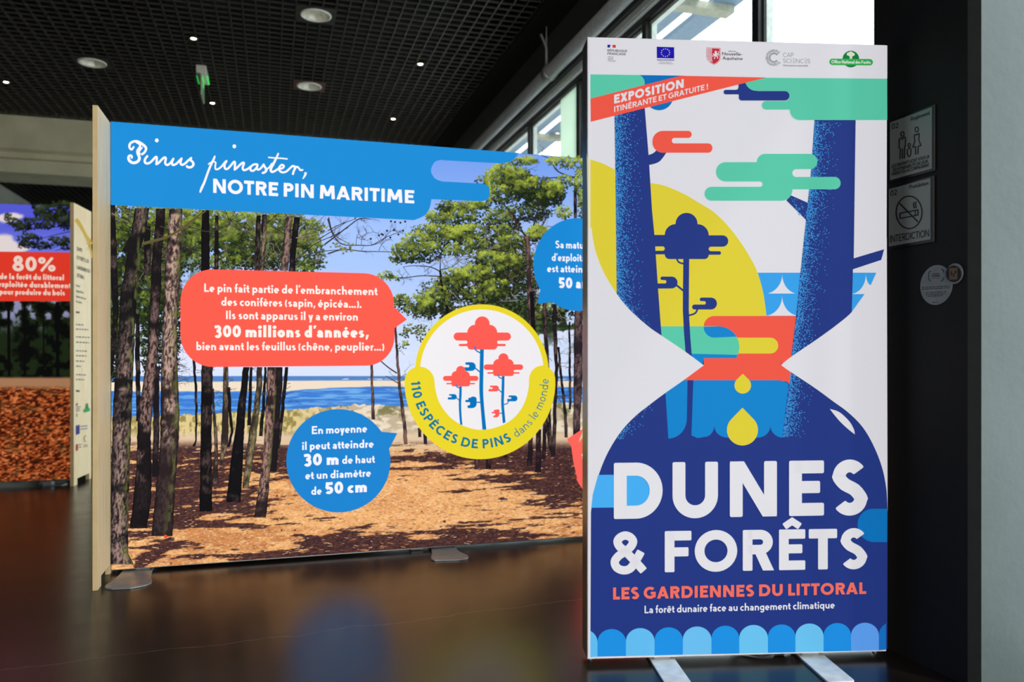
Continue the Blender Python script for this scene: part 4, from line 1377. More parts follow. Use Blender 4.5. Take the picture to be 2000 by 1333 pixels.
for a in ([(200, 800), (300, 890)], [(150, 850), (290, 930)], [(410, 960), (545, 1030)], [(520, 950), (600, 975)], [(690, 1080), (840, 1190)], [(690, 990), (760, 960), (880, 990), (1000, 960), (1100, 900)], [(1130, 940), (1250, 1040)], [(1400, 880), (1480, 960)], [(1560, 1210), (1700, 1090), (1850, 1020), (1960, 960)], [(1560, 1200), (1720, 1150), (1900, 1130), (1980, 1125)], [(1560, 1040), (1700, 1010), (1800, 990)], [(1810, 880), (1850, 1010), (1960, 1080)], [(1720, 1060), (1880, 960), (1960, 910)], [(690, 1250), (800, 1235)], [(340, 1280), (450, 1310)]):
    F_.stroke(smooth(m1(a)), [2.0, 1.1], rf.choice([(44, 36, 38), (70, 58, 52), (140, 124, 104)]))
for (x, y, a) in [(612, 820, .2), (614, 640, -.3), (622, 760, .4), (618, 890, -.5)]:
    for k in range(4):
        q = m3([(x, y + rf.uniform(-40, 40))])[0]
        F_.twig(q[0], q[1], rf.uniform(-.6, .5), rf.uniform(12, 26), 1.1, (60, 50, 50), 1)
for x in (745, 880, 940, 1000, 1130, 1230, 1380, 1420):
    for k in range(5):
        q = m3([(x + rf.uniform(-20, 20), rf.uniform(810, 1150))])[0]
        F_.twig(q[0], q[1], rf.choice([rf.uniform(-.7, .3), math.pi + rf.uniform(-.3, .7)]), rf.uniform(8, 22), 1.0, (50, 42, 44), 1)
# long bare boughs against the sky
for a, w in (([(-20, 790), (60, 730), (150, 660), (240, 600), (320, 605)], 3.0), ([(0, 600), (40, 720), (110, 790), (230, 798), (330, 795), (430, 740), (520, 705)], 2.4), ([(0, 860), (120, 830), (250, 842), (380, 845), (520, 848)], 2.4), ([(0, 690), (100, 640), (200, 605)], 2.0), ([(320, 800), (400, 770), (460, 700), (500, 690)], 1.4), ([(380, 840), (400, 790), (430, 760)], 1.2), ([(100, 790), (60, 760), (20, 740)], 1.5), ([(210, 795), (215, 740), (230, 710)], 1.1), ([(250, 795), (255, 740), (290, 710), (340, 700)], 1.1)):
    F_.stroke(smooth(m2(a)), [w, w * .5], (58, 48, 50))
    for k in range(6):
        q = m2([a[rf.randint(1, len(a) - 1)]])[0]
        F_.twig(q[0], q[1], rf.uniform(-2.2, .8), rf.uniform(10, 26), .9, (64, 54, 56), 1)
F_.up()
for x, y in ((470, 620), (500, 625), (540, 630), (575, 622), (380, 725), (400, 715), (410, 720), (490, 685), (525, 718), (560, 690), (465, 740), (320, 750), (440, 690)):
    F_.disc(*m2([(x, y)])[0], 2.2, 2.2, (44, 36, 40), 8, False)
F_.tufts(E(m2, [(90, 800, 90, 25, -.1), (120, 850, 60, 20, -.1)]), 22, (170, 176, 120), (90, 96, 60), seed=4)
# mid-ground trunks on the open side
T(m4, [(305, 525, 326), (312, 700, 330), (318, 930, 345)], seed=50, dark=(60, 44, 44), lit=(130, 98, 88), shade=.45)
T(m4, [(480, 250, 496), (492, 450, 510), (510, 700, 532), (535, 900, 560), (552, 1108, 578)], seed=51, dark=(58, 42, 42), lit=(132, 98, 86), shade=.45)
F_.stroke(smooth(m4([(375, 495), (440, 550), (500, 590)])), [2.2, 2.8], (66, 52, 52))
F_.stroke(smooth(m4([(420, 610), (470, 640), (515, 665)])), [1.2, 2.2], (66, 52, 52))
for k in range(14):
    q = m4([(rf.uniform(480, 560), rf.uniform(400, 800))])[0]
    F_.twig(q[0], q[1], rf.choice([rf.uniform(-.9, .2), math.pi + rf.uniform(-.2, .9)]), rf.uniform(8, 22), .9, (76, 62, 62), 1)
# the pines on the right
CR = dict(bright=(184, 200, 76), dark=(28, 40, 22), size=(3.0, 5.6))
F_.tufts(E(m2, [(1400, 330, 120, 90, -.2), (1550, 400, 150, 90, -.22), (1650, 440, 100, 70, -.15), (900, 520, 80, 50, -.35), (1350, 800, 130, 90, -.25), (1200, 1100, 170, 110, -.35), (1400, 1000, 170, 150, -.35), (960, 1120, 150, 90, -.3), (1560, 720, 80, 60, -.2), (1300, 620, 130, 90, -.35), (1500, 560, 130, 60, -.4), (1680, 1300, 130, 60, -.3), (820, 1290, 130, 60, -.2)]), 3.2, seed=5, **CR)
F_.tufts(E(m2, [(1330, 370, 190, 120, -.42), (1560, 420, 180, 90, -.42), (960, 620, 170, 110, -.42), (820, 730, 190, 90, -.42), (700, 850, 180, 70, -.42), (1080, 760, 170, 100, -.42), (1280, 900, 190, 150, -.46), (1150, 1080, 200, 150, -.46), (1420, 1080, 150, 190, -.46), (900, 1180, 190, 120, -.46), (700, 1260, 130, 60, -.42), (1600, 1000, 40, 200, -.5)]), 5.5, (150, 164, 70), (30, 40, 24), size=(2.6, 5), seed=15)
def bough(a, w, c=(52, 40, 42), z=m2):
    F_.stroke(smooth(z(a)), [w, w * .4], c)
    for k in range(5):
        q = z([a[rf.randint(1, len(a) - 1)]])[0]
        F_.twig(q[0], q[1], rf.uniform(0, 6.28), rf.uniform(12, 28), 1.1, c, 2)
bough([(1480, 740), (1430, 690), (1330, 660), (1200, 640)], 3.4)
bough([(1460, 720), (1390, 600), (1330, 520), (1290, 470)], 3.4)
bough([(1500, 720), (1540, 620), (1570, 480), (1575, 350)], 3.4)
bough([(1510, 720), (1600, 640), (1640, 560), (1740, 520)], 3.2)
bough([(1480, 800), (1360, 820), (1230, 860), (960, 910)], 2.4)
bough([(1490, 900), (1400, 880), (1270, 900)], 2.2)
bough([(1490, 1000), (1600, 960), (1640, 900)], 2.2)
bough([(1850, 300), (1780, 280), (1700, 240), (1650, 160), (1590, 130)], 3.4)
bough([(1840, 290), (1700, 295), (1560, 295), (1450, 240)], 2.6)
bough([(830, 990), (760, 960), (640, 950), (560, 960)], 2.4)
bough([(835, 985), (840, 880), (860, 800)], 2.4)
bough([(840, 980), (920, 960), (970, 920)], 2.4)
bough([(830, 1030), (700, 1025), (560, 1040), (440, 1030)], 2.4)
bough([(850, 1135), (760, 1120), (720, 1110)], 2.2)
bough([(860, 1200), (740, 1225), (600, 1245)], 2.0)
bough([(880, 1240), (760, 1290), (650, 1305)], 2.0)
for k in range(110):
    F_.twig(rf.uniform(850, 1085), rf.uniform(440, 610), rf.uniform(0, 6.28), rf.uniform(16, 44), rf.uniform(.9, 1.8), rf.choice([(58, 46, 44), (104, 90, 82), (150, 138, 124)]), 2)
T(m2, [(826, 985, 842), (832, 1060, 850), (850, 1150, 872), (872, 1260, 894), (886, 1330, 906)], seed=60, **D1)
T(m2, [(1450, 730, 1500), (1470, 800, 1505), (1475, 1000, 1508), (1480, 1200, 1512), (1490, 1333, 1526), (1490, 1400, 1530)], seed=61, dark=(52, 38, 40), lit=(128, 98, 92), shade=.45)
T(m2, [(1834, 270, 1856), (1828, 400, 1852), (1826, 500, 1850), (1828, 620, 1850)], seed=62, **D1)
T(m2, [(1128, 900, 1152), (1130, 1100, 1156), (1140, 1250, 1166)], seed=63, **D1)
T(m4, [(1458, 0, 1488), (1464, 150, 1494), (1470, 300, 1500), (1520, 700, 1550), (1600, 1160, 1626)], seed=64, **D1)
T(m4, [(1550, 70, 1574), (1562, 350, 1590), (1578, 650, 1604), (1590, 900, 1612), (1604, 1160, 1624)], seed=65, dark=(36, 28, 32), lit=(96, 74, 70), shade=.5)
T(m4, [(1622, 90, 1650), (1628, 350, 1656), (1640, 560, 1664), (1628, 850, 1652), (1612, 1190, 1644)], seed=66, dark=(34, 26, 32), lit=(96, 74, 72), shade=.5)
T(m4, [(1655, 400, 1672), (1680, 650, 1698), (1700, 850, 1722), (1712, 1060, 1734)], seed=67, **D1)
T(m4, [(1738, 220, 1752), (1740, 500, 1756), (1742, 850, 1760)], seed=68, **D1)
T(m4, [(1782, 140, 1842), (1776, 400, 1842), (1776, 650, 1840), (1775, 850, 1828), (1770, 1055, 1822)], seed=69, dark=(36, 27, 34), lit=(112, 86, 86), shade=.48)
T(m4, [(1855, 140, 1880), (1850, 600, 1876), (1848, 1000, 1872)], seed=70, **D1)
for x in (2000, 2080, 2190, 2290):
    T(m4, [(x, 120, x + 36), (x + 8, 600, x + 40), (x + 4, 1150, x + 40)], seed=71 + x % 7, **D1)
for rows, s in (([(1450, 90, 1482), (1445, 220, 1480), (1438, 340, 1476)], 80), ([(1505, 70, 1542), (1502, 220, 1540), (1500, 380, 1542)], 81), ([(1560, -60, 1590), (1552, 120, 1578), (1545, 290, 1574)], 82), ([(1055, 280, 1092), (1060, 320, 1082), (1052, 355, 1090)], 83), ([(1142, 280, 1176), (1140, 360, 1178)], 84), ([(1268, 230, 1294), (1268, 280, 1294)], 85), ([(690, 90, 716), (696, 180, 720)], 86), ([(648, 60, 672), (655, 130, 676)], 87)):
    T(m6, rows, seed=s, dark=(34, 24, 32), lit=(100, 72, 72), shade=.5)
for k in range(46):
    q = m4([(rf.uniform(1500, 1860), rf.uniform(120, 800))])[0]
    F_.twig(q[0], q[1], rf.choice([rf.uniform(-.9, .5), math.pi + rf.uniform(-.5, .9)]), rf.uniform(12, 34), 1.1, rf.choice([(44, 34, 38), (90, 74, 70)]), 2)
# sunlit crowns
F_.tufts(E(m2, [(1270, 280, 100, 60, .12), (1200, 340, 50, 40, .1), (1330, 240, 90, 50, .1), (1420, 180, 100, 25, .1), (1490, 175, 60, 28, .15), (1250, 420, 110, 60, .05), (1430, 300, 80, 50, .0), (1520, 360, 110, 60, -.05), (1640, 400, 90, 50, .0), (1700, 370, 50, 40, .1), (1800, 185, 90, 40, .12), (1680, 180, 60, 28, .15), (1880, 240, 40, 50, .05), (1760, 330, 55, 45, .1), (1870, 360, 40, 70), (1050, 515, 110, 45, .08), (1150, 490, 80, 50, .1), (800, 585, 70, 40, .1), (980, 585, 110, 45, .05), (760, 685, 85, 40, .12), (900, 715, 140, 55, .05), (1050, 700, 100, 50, .08), (660, 755, 95, 48, .12), (560, 825, 80, 40, .1), (520, 890, 50, 45, -.2), (720, 825, 120, 45, .05), (620, 895, 80, 35, -.2), (960, 835, 90, 45, .08), (1100, 790, 75, 45, .05), (430, 1025, 50, 28, .05), (495, 1045, 45, 20, -.15), (540, 1215, 55, 45, -.2), (700, 1235, 100, 60, .0), (790, 1190, 100, 80, .0), (1100, 1010, 130, 60, .05), (950, 1040, 100, 60, .0), (1280, 690, 70, 40, .1), (1340, 790, 100, 50, .0), (1560, 700, 60, 45, .1), (1750, 560, 50, 45, .05), (1885, 500, 25, 90, .0), (1180, 900, 110, 50, -.1), (1350, 930, 120, 60, -.05), (1260, 1120, 110, 60, -.1), (1120, 1160, 110, 60, -.05)]), 4.6, seed=6, **CR)
F_.tufts(E(m4, [(520, 90, 45, 50, -.2), (640, 130, 80, 60, 0), (700, 80, 70, 45, .05), (620, 270, 80, 35, -.15), (540, 385, 40, 28, .0), (690, 310, 50, 45, -.2), (560, 310, 45, 25, -.1)]), 10, seed=7, **CR)
F_.build('printed_trees', M_WALL, t_wall)

# heading
HB = (28, 138, 212)
B = Art(FW, 0.0120)
yt = lambda x: 238 + 0.0769 * (x - 217) + 0.8
B.poly([(217.6, yt(217.6)), (1012, yt(1012))] + smooth([(1012, yt(1012)), (1003, 312), (992, 318), (978, 320.5)]) + [(861, 314)] + smooth([(861, 313.3), (848, 318), (841, 334), (848, 349), (862, 355.5)]) + [(942, 359.8)] + smooth([(942, 359.8), (953, 366), (955.5, 378), (951, 390), (939, 394.3)]) + [(841.7, 390.2)] + smooth([(841.7, 390.2), (838, 408), (828, 422), (808, 431)]) + [(217.6, 401.5)], HB)
h_ = B.build('heading_banner', M_WALL, t_wall)
B = Art(FW, 0.0135)
zh = zoom(210, 260, .21)
HW = (244, 241, 246)
for pts, w in (
    ([(250, 130), (240, 150), (226, 160), (210, 142), (210, 118), (225, 96), (258, 84), (290, 88), (330, 112), (358, 138), (362, 160), (345, 190), (318, 208)], [3.6, 4.0, 4.6, 4.6, 5.2, 4.6, 4.2]),
    ([(270, 92), (302, 110), (306, 135), (286, 165), (284, 190), (298, 225), (300, 250), (280, 275), (245, 284), (215, 270), (200, 245), (205, 222), (222, 216), (232, 228), (226, 244)], [3.6, 4.6, 5.4, 5.6, 5.4, 4.6, 3.4]),
    ([(306, 205), (300, 180), (312, 160), (326, 142)], 3.0),
    ([(374, 222), (354, 250), (352, 278), (372, 290), (402, 280), (432, 250), (452, 230), (462, 238), (459, 296)], 4.4),
    ([(459, 296), (480, 284), (510, 252), (534, 234), (546, 244), (540, 284), (558, 304), (588, 286), (616, 246)], 4.3),
    ([(616, 246), (602, 284), (614, 304), (644, 292), (672, 264), (692, 244)], 4.3),
    ([(692, 244), (682, 284), (696, 303), (724, 290), (754, 262), (780, 240)], 4.3),
    ([(780, 240), (776, 258), (794, 276), (802, 300), (784, 322), (756, 326), (742, 316)], 4.6),
    ([(1002, 218), (990, 250), (965, 300), (935, 375), (905, 460), (880, 515), (862, 560)], [2.6, 4.4, 4.4, 4.2, 4.4, 5.0, 3.0]),
    ([(938, 300), (960, 282), (990, 274), (1008, 282), (1004, 315), (1008, 342), (1030, 342), (1062, 318), (1090, 284), (1108, 268)], [2.2, 4.2]),
    ([(1108, 268), (1090, 304), (1096, 338), (1120, 338), (1152, 304), (1176, 276), (1187, 284), (1184, 347)], 4.2),
    ([(1184, 347), (1206, 330), (1238, 298), (1262, 282), (1270, 292), (1258, 330), (1270, 352), (1302, 342), (1334, 318)], 4.2),
    ([(1392, 298), (1360, 300), (1332, 325), (1334, 354), (1360, 356), (1386, 330), (1396, 304)], 4.0),
    ([(1396, 304), (1390, 336), (1404, 348), (1430, 330), (1452, 300)], 4.0),
    ([(1452, 300), (1464, 324), (1480, 345), (1468, 368), (1444, 378)], 4.2),
    ([(1468, 350), (1500, 330), (1530, 290)], 3.0),
    ([(1590, 194), (1570, 240), (1540, 300), (1518, 345), (1530, 368), (1560, 358), (1592, 335)], [3.2, 4.6, 4.8, 4.4, 3.6]),
    ([(1500, 234), (1560, 240), (1610, 242), (1670, 248)], 2.8),
    ([(1592, 340), (1625, 335), (1640, 315), (1622, 303), (1600, 322), (1596, 350), (1622, 372), (1660, 366), (1695, 336), (1716, 316)], 4.0),
    ([(1716, 316), (1736, 316), (1742, 335), (1730, 365), (1724, 388)], 4.2),
    ([(1732, 362), (1756, 322), (1776, 330), (1792, 352), (1812, 350)], 3.6),
    ([(1840, 372), (1838, 395), (1815, 434)], [5.0, 4.4, 1.8]),
):
    P = smooth(zh(pts), 5)
    B.stroke(P, w, HW)
    if not isinstance(w, list):
        for q in (P[0], P[-1]):
            B.disc(q[0], q[1], w / 2, w / 2, HW, 10)
for x, y in ((463, 77), (1181, 132)):
    B.disc(*zh([(x, y)])[0], 3.6, 3.9, HW, 20)
text(B, 'NOTRE PIN MARITIME', (416.9, 378.2), (808, 398.8), (27.6, 25.4), HW, .225)
B.build('heading_lettering', M_WALL, h_)

# speech bubbles
zb = zoom(340, 540, .23)
B = Art(FW, 0.0120)
B.rp([(353, 525.5, 62), (769, 535.8, 60), (769, 600), (794, 624.8), (770, 641.5), (769, 714.3, 56), (353, 717.6, 63)], (255, 92, 76))
s_ = B.build('speech_bubble', M_WALL, t_wall)
s_['label'] = 'red speech bubble'
B = Art(FW, 0.0135)
RW = (255, 238, 232)
text(B, 'Le pin fait partie de l’embranchement', *zb([(258, 134), (1725, 163)]), (16.4, 16.0), RW, .19)
text(B, 'des conifères (sapin, épicéa...).', *zb([(402, 251), (1588, 270)]), (16.4, 16.0), RW, .19)
text(B, 'Ils sont apparus il y a environ', *zb([(443, 365), (1558, 378)]), (16.4, 16.0), RW, .19)
text(B, '300 millions d’années,', *zb([(342, 517), (1648, 522)]), (23.0, 22.4), RW, .245)
text(B, 'bien avant les feuillus (chêne, peuplier...)', *zb([(192, 628), (1780, 632)]), (16.2, 16.0), RW, .19)
B.build('bubble_lettering', M_WALL, s_)

zc = zoom(550, 790, .16506)
B = Art(FW, 0.0120)
B.poly(arc(660.6, 900, 101.5, 100.6, -14, 326, 80) + zc([(1190, 325), (1365, 340), (1275, 515)]), (28, 130, 206))
s_ = B.build('speech_bubble', M_WALL, t_wall)
s_['label'] = 'round blue speech bubble'
B = Art(FW, 0.0135)
CW = (240, 240, 250)
text(B, 'En moyenne', *zc([(357, 352), (1008, 329)]), (15.6, 15.4), CW, .19)
text(B, 'il peut atteindre', *zc([(243, 539), (1085, 509)]), (15.6, 15.4), CW, .19)
text(B, '30 m', *zc([(258, 725), (672, 711)]), (23.0, 22.6), CW, .245)
text(B, 'de haut', *zc([(714, 702), (1100, 689)]), (15.4, 15.2), CW, .19)
text(B, 'et un diamètre', *zc([(280, 886), (1053, 852)]), (15.6, 15.4), CW, .19)
text(B, 'de', *zc([(350, 1068), (472, 1063)]), (15.4, 15.4), CW, .19)
text(B, '50 cm', *zc([(515, 1060), (1005, 1034)]), (23.0, 22.6), CW, .245)
B.build('bubble_lettering', M_WALL, s_)

B = Art(FW, 0.0120)
B.poly(arc(1126, 517.5, 85.5, 90.5, 125, 470, 80) + [(1076, 590.5), (1048.4, 594.2), (1054, 567)], (24, 136, 212))
s_ = B.build('speech_bubble', M_WALL, t_wall)
s_['label'] = 'blue speech bubble cut by the light box'
B = Art(FW, 0.0135)
text(B, 'Sa maturité', (1083, 485.5), (1162, 487.6), (14.6, 14.4), CW, .19)
text(B, 'd’exploitation', (1076, 510.5), (1169, 512.4), (14.6, 14.4), CW, .19)
text(B, 'est atteinte à', (1067, 532.3), (1163, 533.8), (14.6, 14.4), CW, .19)
text(B, '50 ans', (1089.5, 563.3), (1157, 564.5), (20.6, 20.4), CW, .245)
B.build('bubble_lettering', M_WALL, s_)

B = Art(FW, 0.0120)
B.poly(arc(1192, 905, 74, 76, -160, 160, 60) + m6([(1800, 430), (1770, 300), (1755, 192), (1725, 140), (1845, 62)]), (255, 100, 90))
s_ = B.build('speech_bubble', M_WALL, t_wall)
s_['label'] = 'red speech bubble cut by the light box'
B = Art(FW, 0.0135)
text(B, 's', (1134, 895), (1141, 895), (14.4, 14.4), CW, .22)
B.build('bubble_lettering', M_WALL, s_)

# round badge
zd = zoom(780, 590, .23256)
B = Art(FW, 0.0120)
YB = (234, 214, 42)
B.poly(zd(arc(688, 590, 560, 568, 0, 360, 96)), YB)
B.poly(zd(arc(688, 590, 518, 525, 0, 360, 96)), (240, 236, 240))
outer = arc(672, 672, 632, 648, 2, 178, 60)
inner = smooth([(291, 660), (300, 740), (330, 840), (385, 925), (455, 995), (560, 1050), (690, 1074), (830, 1046), (935, 990), (1010, 910), (1055, 820), (1078, 730), (1083, 650)], 6)
B.poly(zd(outer + arc(165.5, 672, 125.5, 128, 180, 360, 20) + inner + arc(1193, 655, 110, 120, 180, 360, 20)), YB)
s_ = B.build('badge', M_WALL, t_wall)
s_['label'] = 'round yellow badge with three little pines'
B = Art(FW, 0.0135)
TB = (0, 116, 186)
TR = (255, 92, 82)
def tree_crown(cx, ty, s):
    q = lambda P: zd([(cx + p[0] * s, ty + p[1] * s) + tuple(r * s for r in p[2:]) for p in P])
    B.rp(q([(-125, 135), (-125, 70, 78), (125, 70, 78), (125, 135), (240, 135, 34), (240, 203, 34), (125, 203, 13), (125, 230, 13), (197, 230, 10), (197, 250, 10), (125, 250), (125, 278, 34), (-125, 278, 34), (-125, 250), (-197, 250, 10), (-197, 230, 10), (-125, 230, 13), (-125, 203, 13), (-240, 203, 34), (-240, 135, 34)]), TR)
    B.poly(zd(arc(cx, ty + 62 * s, 62 * s, 62 * s, 0, 360, 32)), TR)
def trunk_line(L, R):
    B.poly(zd(smooth(L) + smooth(R[::-1])), TB)
def leaf(x0, y0, x1, y1, c, flip=False):
    h = y1 - y0
    f = (lambda x: x0 + x1 - x) if flip else (lambda x: x)
    P = [(x0 + h * .05, y0, h * .14), (x1, y0, h * .48), (x1, y1, h * .48), (x0 - h * .2, y1, h * .2), (x0 - h * .2, y1 - h * .42, h * .2), (x0 + h * .5, y1 - h * .42, h * .1), (x0 + h * .5, y0 + h * .3, h * .1), (x0 + h * .05, y0 + h * .3, h * .14)]
    P = [(f(x), y, r) for x, y, r in P]
    B.rp(zd(P if not flip else P[::-1]), c)
tree_crown(691, 123, 1.0)
trunk_line([(672, 400), (668, 620), (667, 760), (680, 920), (692, 1072)], [(704, 400), (700, 620), (699, 760), (708, 900), (725, 1072)])
B.stroke(zd(smooth([(628, 372), (636, 405), (676, 430)])), 2.6, TB)
leaf(545, 507, 636, 580, TB)
B.stroke(zd([(625, 550), (675, 592)]), 2.6, TB)
B.rp(zd([(560, 800, 14), (592, 805), (600, 795, 20), (644, 795, 44), (644, 892, 44), (566, 892, 16), (566, 868, 16), (588, 866), (588, 842), (548, 842, 14), (548, 822, 14), (575, 822)]), TB)
B.stroke(zd([(640, 843), (680, 843)]), 2.4, TB)
trunk_line([(855, 622), (852, 740), (849, 850), (856, 950), (863, 1020)], [(877, 622), (875, 740), (872, 850), (879, 940), (886, 1010)])
tree_crown(868, 432, .6875)
B.stroke(zd(smooth([(822, 604), (830, 632), (858, 644)])), 2.2, TB)
trunk_line([(499, 705), (497, 780), (494, 860), (498, 950), (506, 1030)], [(519, 705), (518, 780), (514, 860), (518, 960), (525, 1032)])
tree_crown(510, 538, .617)
B.stroke(zd(smooth([(472, 690), (478, 712), (502, 724)])), 2.2, TB)
leaf(410, 774, 477, 820, TB)
B.stroke(zd([(470, 802), (500, 828)]), 2.0, TB)
leaf(752, 702, 830, 752, TR)
B.stroke(zd([(822, 732), (856, 762)]), 2.0, TB)
leaf(908, 785, 985, 835, TB)
B.stroke(zd(smooth([(912, 830), (900, 852), (872, 862)])), 2.0, TB)
B.rp(zd([(785, 904, 8), (805, 905), (815, 902, 12), (834, 902, 30), (834, 968, 30), (782, 970, 10), (782, 955, 10), (798, 952), (798, 936), (768, 936, 8), (768, 922, 8), (790, 922)]), TR)
B.stroke(zd([(830, 934), (858, 934)]), 2.0, TB)
B.build('badge_emblem', M_WALL, s_)
B = Art(FW, 0.0135)
def ring(a0, a1, r0, cap):
    def f(u, v):
        a = math.radians(a0 + (a1 - a0) * u)
        r = r0 - cap * v
        return zd([(672 + r * math.cos(a), 652 + r * math.sin(a) * 1.0)])[0]
    return f
text(B, '110 ESPÈCES DE PINS', (0, 0), (1, 0), 1, (14, 118, 152), .21, .05, warp=ring(178.5, 62.5, 578, 78), round_r=0)
text(B, 'dans le monde', (0, 0), (1, 0), 1, (20, 122, 150), .105, .06, warp=ring(58.0, -0.5, 574, 72), round_r=0)
B.build('badge_lettering', M_WALL, s_)

# floor plates that carry the wall
def floor_plate(parent, fr, pts, back, top=0.007):
    P = [on_level(x, y, top) for x, y in pts]
    L = [((p - fr.o) @ fr.ex, (p - fr.o) @ fr.ey) for p in P]
    x0 = min(L, key=lambda q: -q[1])
    L = [tuple(q) for q in L]
    a, b = L[0], L[-1]
    L = L + [(b[0], back), (a[0], back)]
    bm = bmesh.new()
    add_prism(bm, L, 'z', 0.0005, top, 0.0012)
    return obj('foot', bm_mesh(bm, 'foot'), M_STEEL, parent)
p1 = smooth([(237, 1118.5), (229, 1127), (217, 1136), (205.5, 1144.5), (208, 1148.5), (218, 1150)]) + smooth([(255, 1148.5), (280, 1144), (294, 1139), (297, 1134), (295, 1128), (297, 1114.5)])
floor_plate(t_wall, FW, p1, 0.30)
p2 = smooth(m6([(747, 930), (754, 965), (748, 990), (752, 1008), (775, 1017)])) + smooth(m6([(950, 1012), (1005, 1003), (1018, 990), (1000, 975), (950, 952), (918, 916)]))
floor_plate(t_wall, FW, p2, 0.30)
for x in (0.10, 1.38, 2.6):
    box('foot_bracket', (x, 0.02, 0.006), (x + 0.06, 0.10, PZ0 + 0.001), M_STEEL, t_wall)

def end_board(parent, x0, x1, y0, y1, ztop, notch):
    bm = bmesh.new()
    add_prism(bm, [(y0, 0.001), (notch[0], 0.001), (notch[0], notch[2]), (notch[1], notch[2]), (notch[1], 0.001), (y1, 0.001), (y1, ztop), (y0, ztop)], 'x', x0, x1, 0.0008)
    me = bm_mesh(bm, 'end_board')
    o = obj('end_board', me, [M_PLY, M_PLY_EDGE], parent)
    for p in me.polygons:
        if abs(p.normal.x) < 0.7:
            p.material_index = 1
    return o
eb = end_board(t_wall, -0.0225, -0.002, -0.268, 0.16, 2.055, (-0.20, -0.012, 0.045))
eb['label'] = 'plywood end board'
# ------------------------------------------------------------------ the display wall farther back
_b = at_depth(141, HZ, 6.0)
_dir = np.array([math.cos(YAW - math.radians(10.7)), -math.sin(YAW - math.radians(10.7)), 0])
BW = 2.4
FB = Frame(_b - _dir * BW, _b)
BZ0, BZ1 = 0.036, 2.125
t_back = thing('photo_wall', 'farther backlit photo wall with red 80% band and printed plywood end', 'display wall', FB.o, FB.rotz)
framed_box('', t_back, FB, BZ0, BZ1, 0.12, 0.004, M_ALU, M_ALU_DARK)
def b_top(x): return 398.3 + 0.036 * x
def b_bot(x): return 942.2 - 0.043 * x
def paint_back(X, Y):
    c = np.ones(X.shape + (3,)) * np.array([92, 96, 226])
    c = mixc(c, (126, 140, 240), sstep(430, 480, Y) * .7)
    n = fbm(X / 40, Y / 26, 51, 4)
    cl = .55 * blob(X, Y, 20, 426, 45, 13) + .75 * blob(X, Y, -10, 480, 45, 26) + .5 * blob(X, Y, 40, 486, 22, 6) + .6 * blob(X, Y, -120, 450, 90, 40)
    c = mixc(c, (240, 226, 226), sstep(.55, .72, cl + .6 * n))
    wood = fbm(X / 16, Y / 14, 52, 5)
    w = mixc(np.ones(X.shape + (3,)) * np.array([10, 12, 10]), (30, 42, 22), sstep(.4, .6, wood))
    w = mixc(w, (150, 150, 190), sstep(.60, .70, wood) * sstep(660, 610, Y))
    c = np.where((Y > 560)[..., None], w, c)
    road = sstep(735, 741, Y)
    c = mixc(c, (176, 128, 92), road)
    gx, gy = X / 5.5, (Y + X * .12) / 2.6
    g = fbm(gx, gy, 55, 5)
    e = mixc(np.ones(X.shape + (3,)) * np.array([58, 20, 10]), (176, 80, 36), sstep(.34, .62, g))
    e = mixc(e, (232, 150, 92), sstep(.60, .74, g) * .8)
    e = mixc(e, (86, 78, 40), sstep(.62, .7, fbm(X / 18, Y / 14, 57, 3)) * .3)
    c = c * (1 - sstep(752, 764, Y)[..., None]) + e * sstep(752, 764, Y)[..., None]
    return c
grid_print('printed_photo', FB, (-560, 140.6), b_top, b_bot, 520, 420, paint_back, M_BACK, t_back, 0.0010)
zk = zoom(0, 380, .18)
G_ = Photo(FB, 0.0016)
G_.tufts([(p[0], p[1], rx, ry, tn) for (p, rx, ry, tn) in [(zk([(90, 260)])[0], 7, 8, -.2), (zk([(160, 310)])[0], 12, 7, 0), (zk([(240, 350)])[0], 16, 9, -.1), (zk([(340, 320)])[0], 16, 10, -.2), (zk([(460, 200)])[0], 16, 14, 0), (zk([(580, 200)])[0], 24, 16, 0), (zk([(700, 160)])[0], 18, 12, -.3), (zk([(640, 280)])[0], 24, 10, -.1), (zk([(720, 330)])[0], 12, 10, -.3), (zk([(500, 340)])[0], 18, 6, -.2), (zk([(300, 490)])[0], 17, 10, -.1), (zk([(400, 480)])[0], 8, 6, -.2), (zk([(300, 560)])[0], 14, 6, -.3), (zk([(440, 560)])[0], 20, 7, -.3), (zk([(650, 510)])[0], 18, 9, -.1), (zk([(720, 560)])[0], 12, 8, -.3), (zk([(360, 140)])[0], 5, 4, -.2)]], 5.0, (74, 90, 48), (18, 22, 18), size=(4, 7), seed=9)
for a, w in (([(780, 400), (640, 430), (520, 460), (420, 490)], 1.6), ([(780, 340), (600, 355), (420, 370), (220, 370)], 1.6), ([(780, 200), (560, 260), (400, 330)], 1.8), ([(780, 560), (680, 590), (600, 610)], 1.4), ([(780, 520), (640, 560), (520, 600)], 1.4), ([(80, 290), (160, 330), (260, 380)], 1.0)):
    G_.stroke(smooth(zk(a)), [w, w * .6], (20, 18, 20))
for x, y0, y1, w in ((17, 590, 735, 6), (48, 590, 735, 5), (112, 590, 735, 7), (85, 600, 735, 3), (-60, 590, 735, 7), (-130, 590, 735, 6), (-200, 590, 735, 8)):
    G_.stroke([(x, y0), (x + 1, y1)], w, (12, 11, 12))
G_.build('printed_trees', M_BACK, t_back)
B = Art(FB, 0.0050)
B.poly([(-556, 485.5), (139.6, 493.5), (139.6, 589), (-556, 588)], (236, 62, 44))
s_ = B.build('text_band', M_BACK, t_back)
s_['label'] = 'red text band'
B = Art(FB, 0.0062)
KW = (250, 222, 206)
text(B, '80%', *zk([(140, 828), (602, 838)]), (27.8, 27.0), KW, .22)
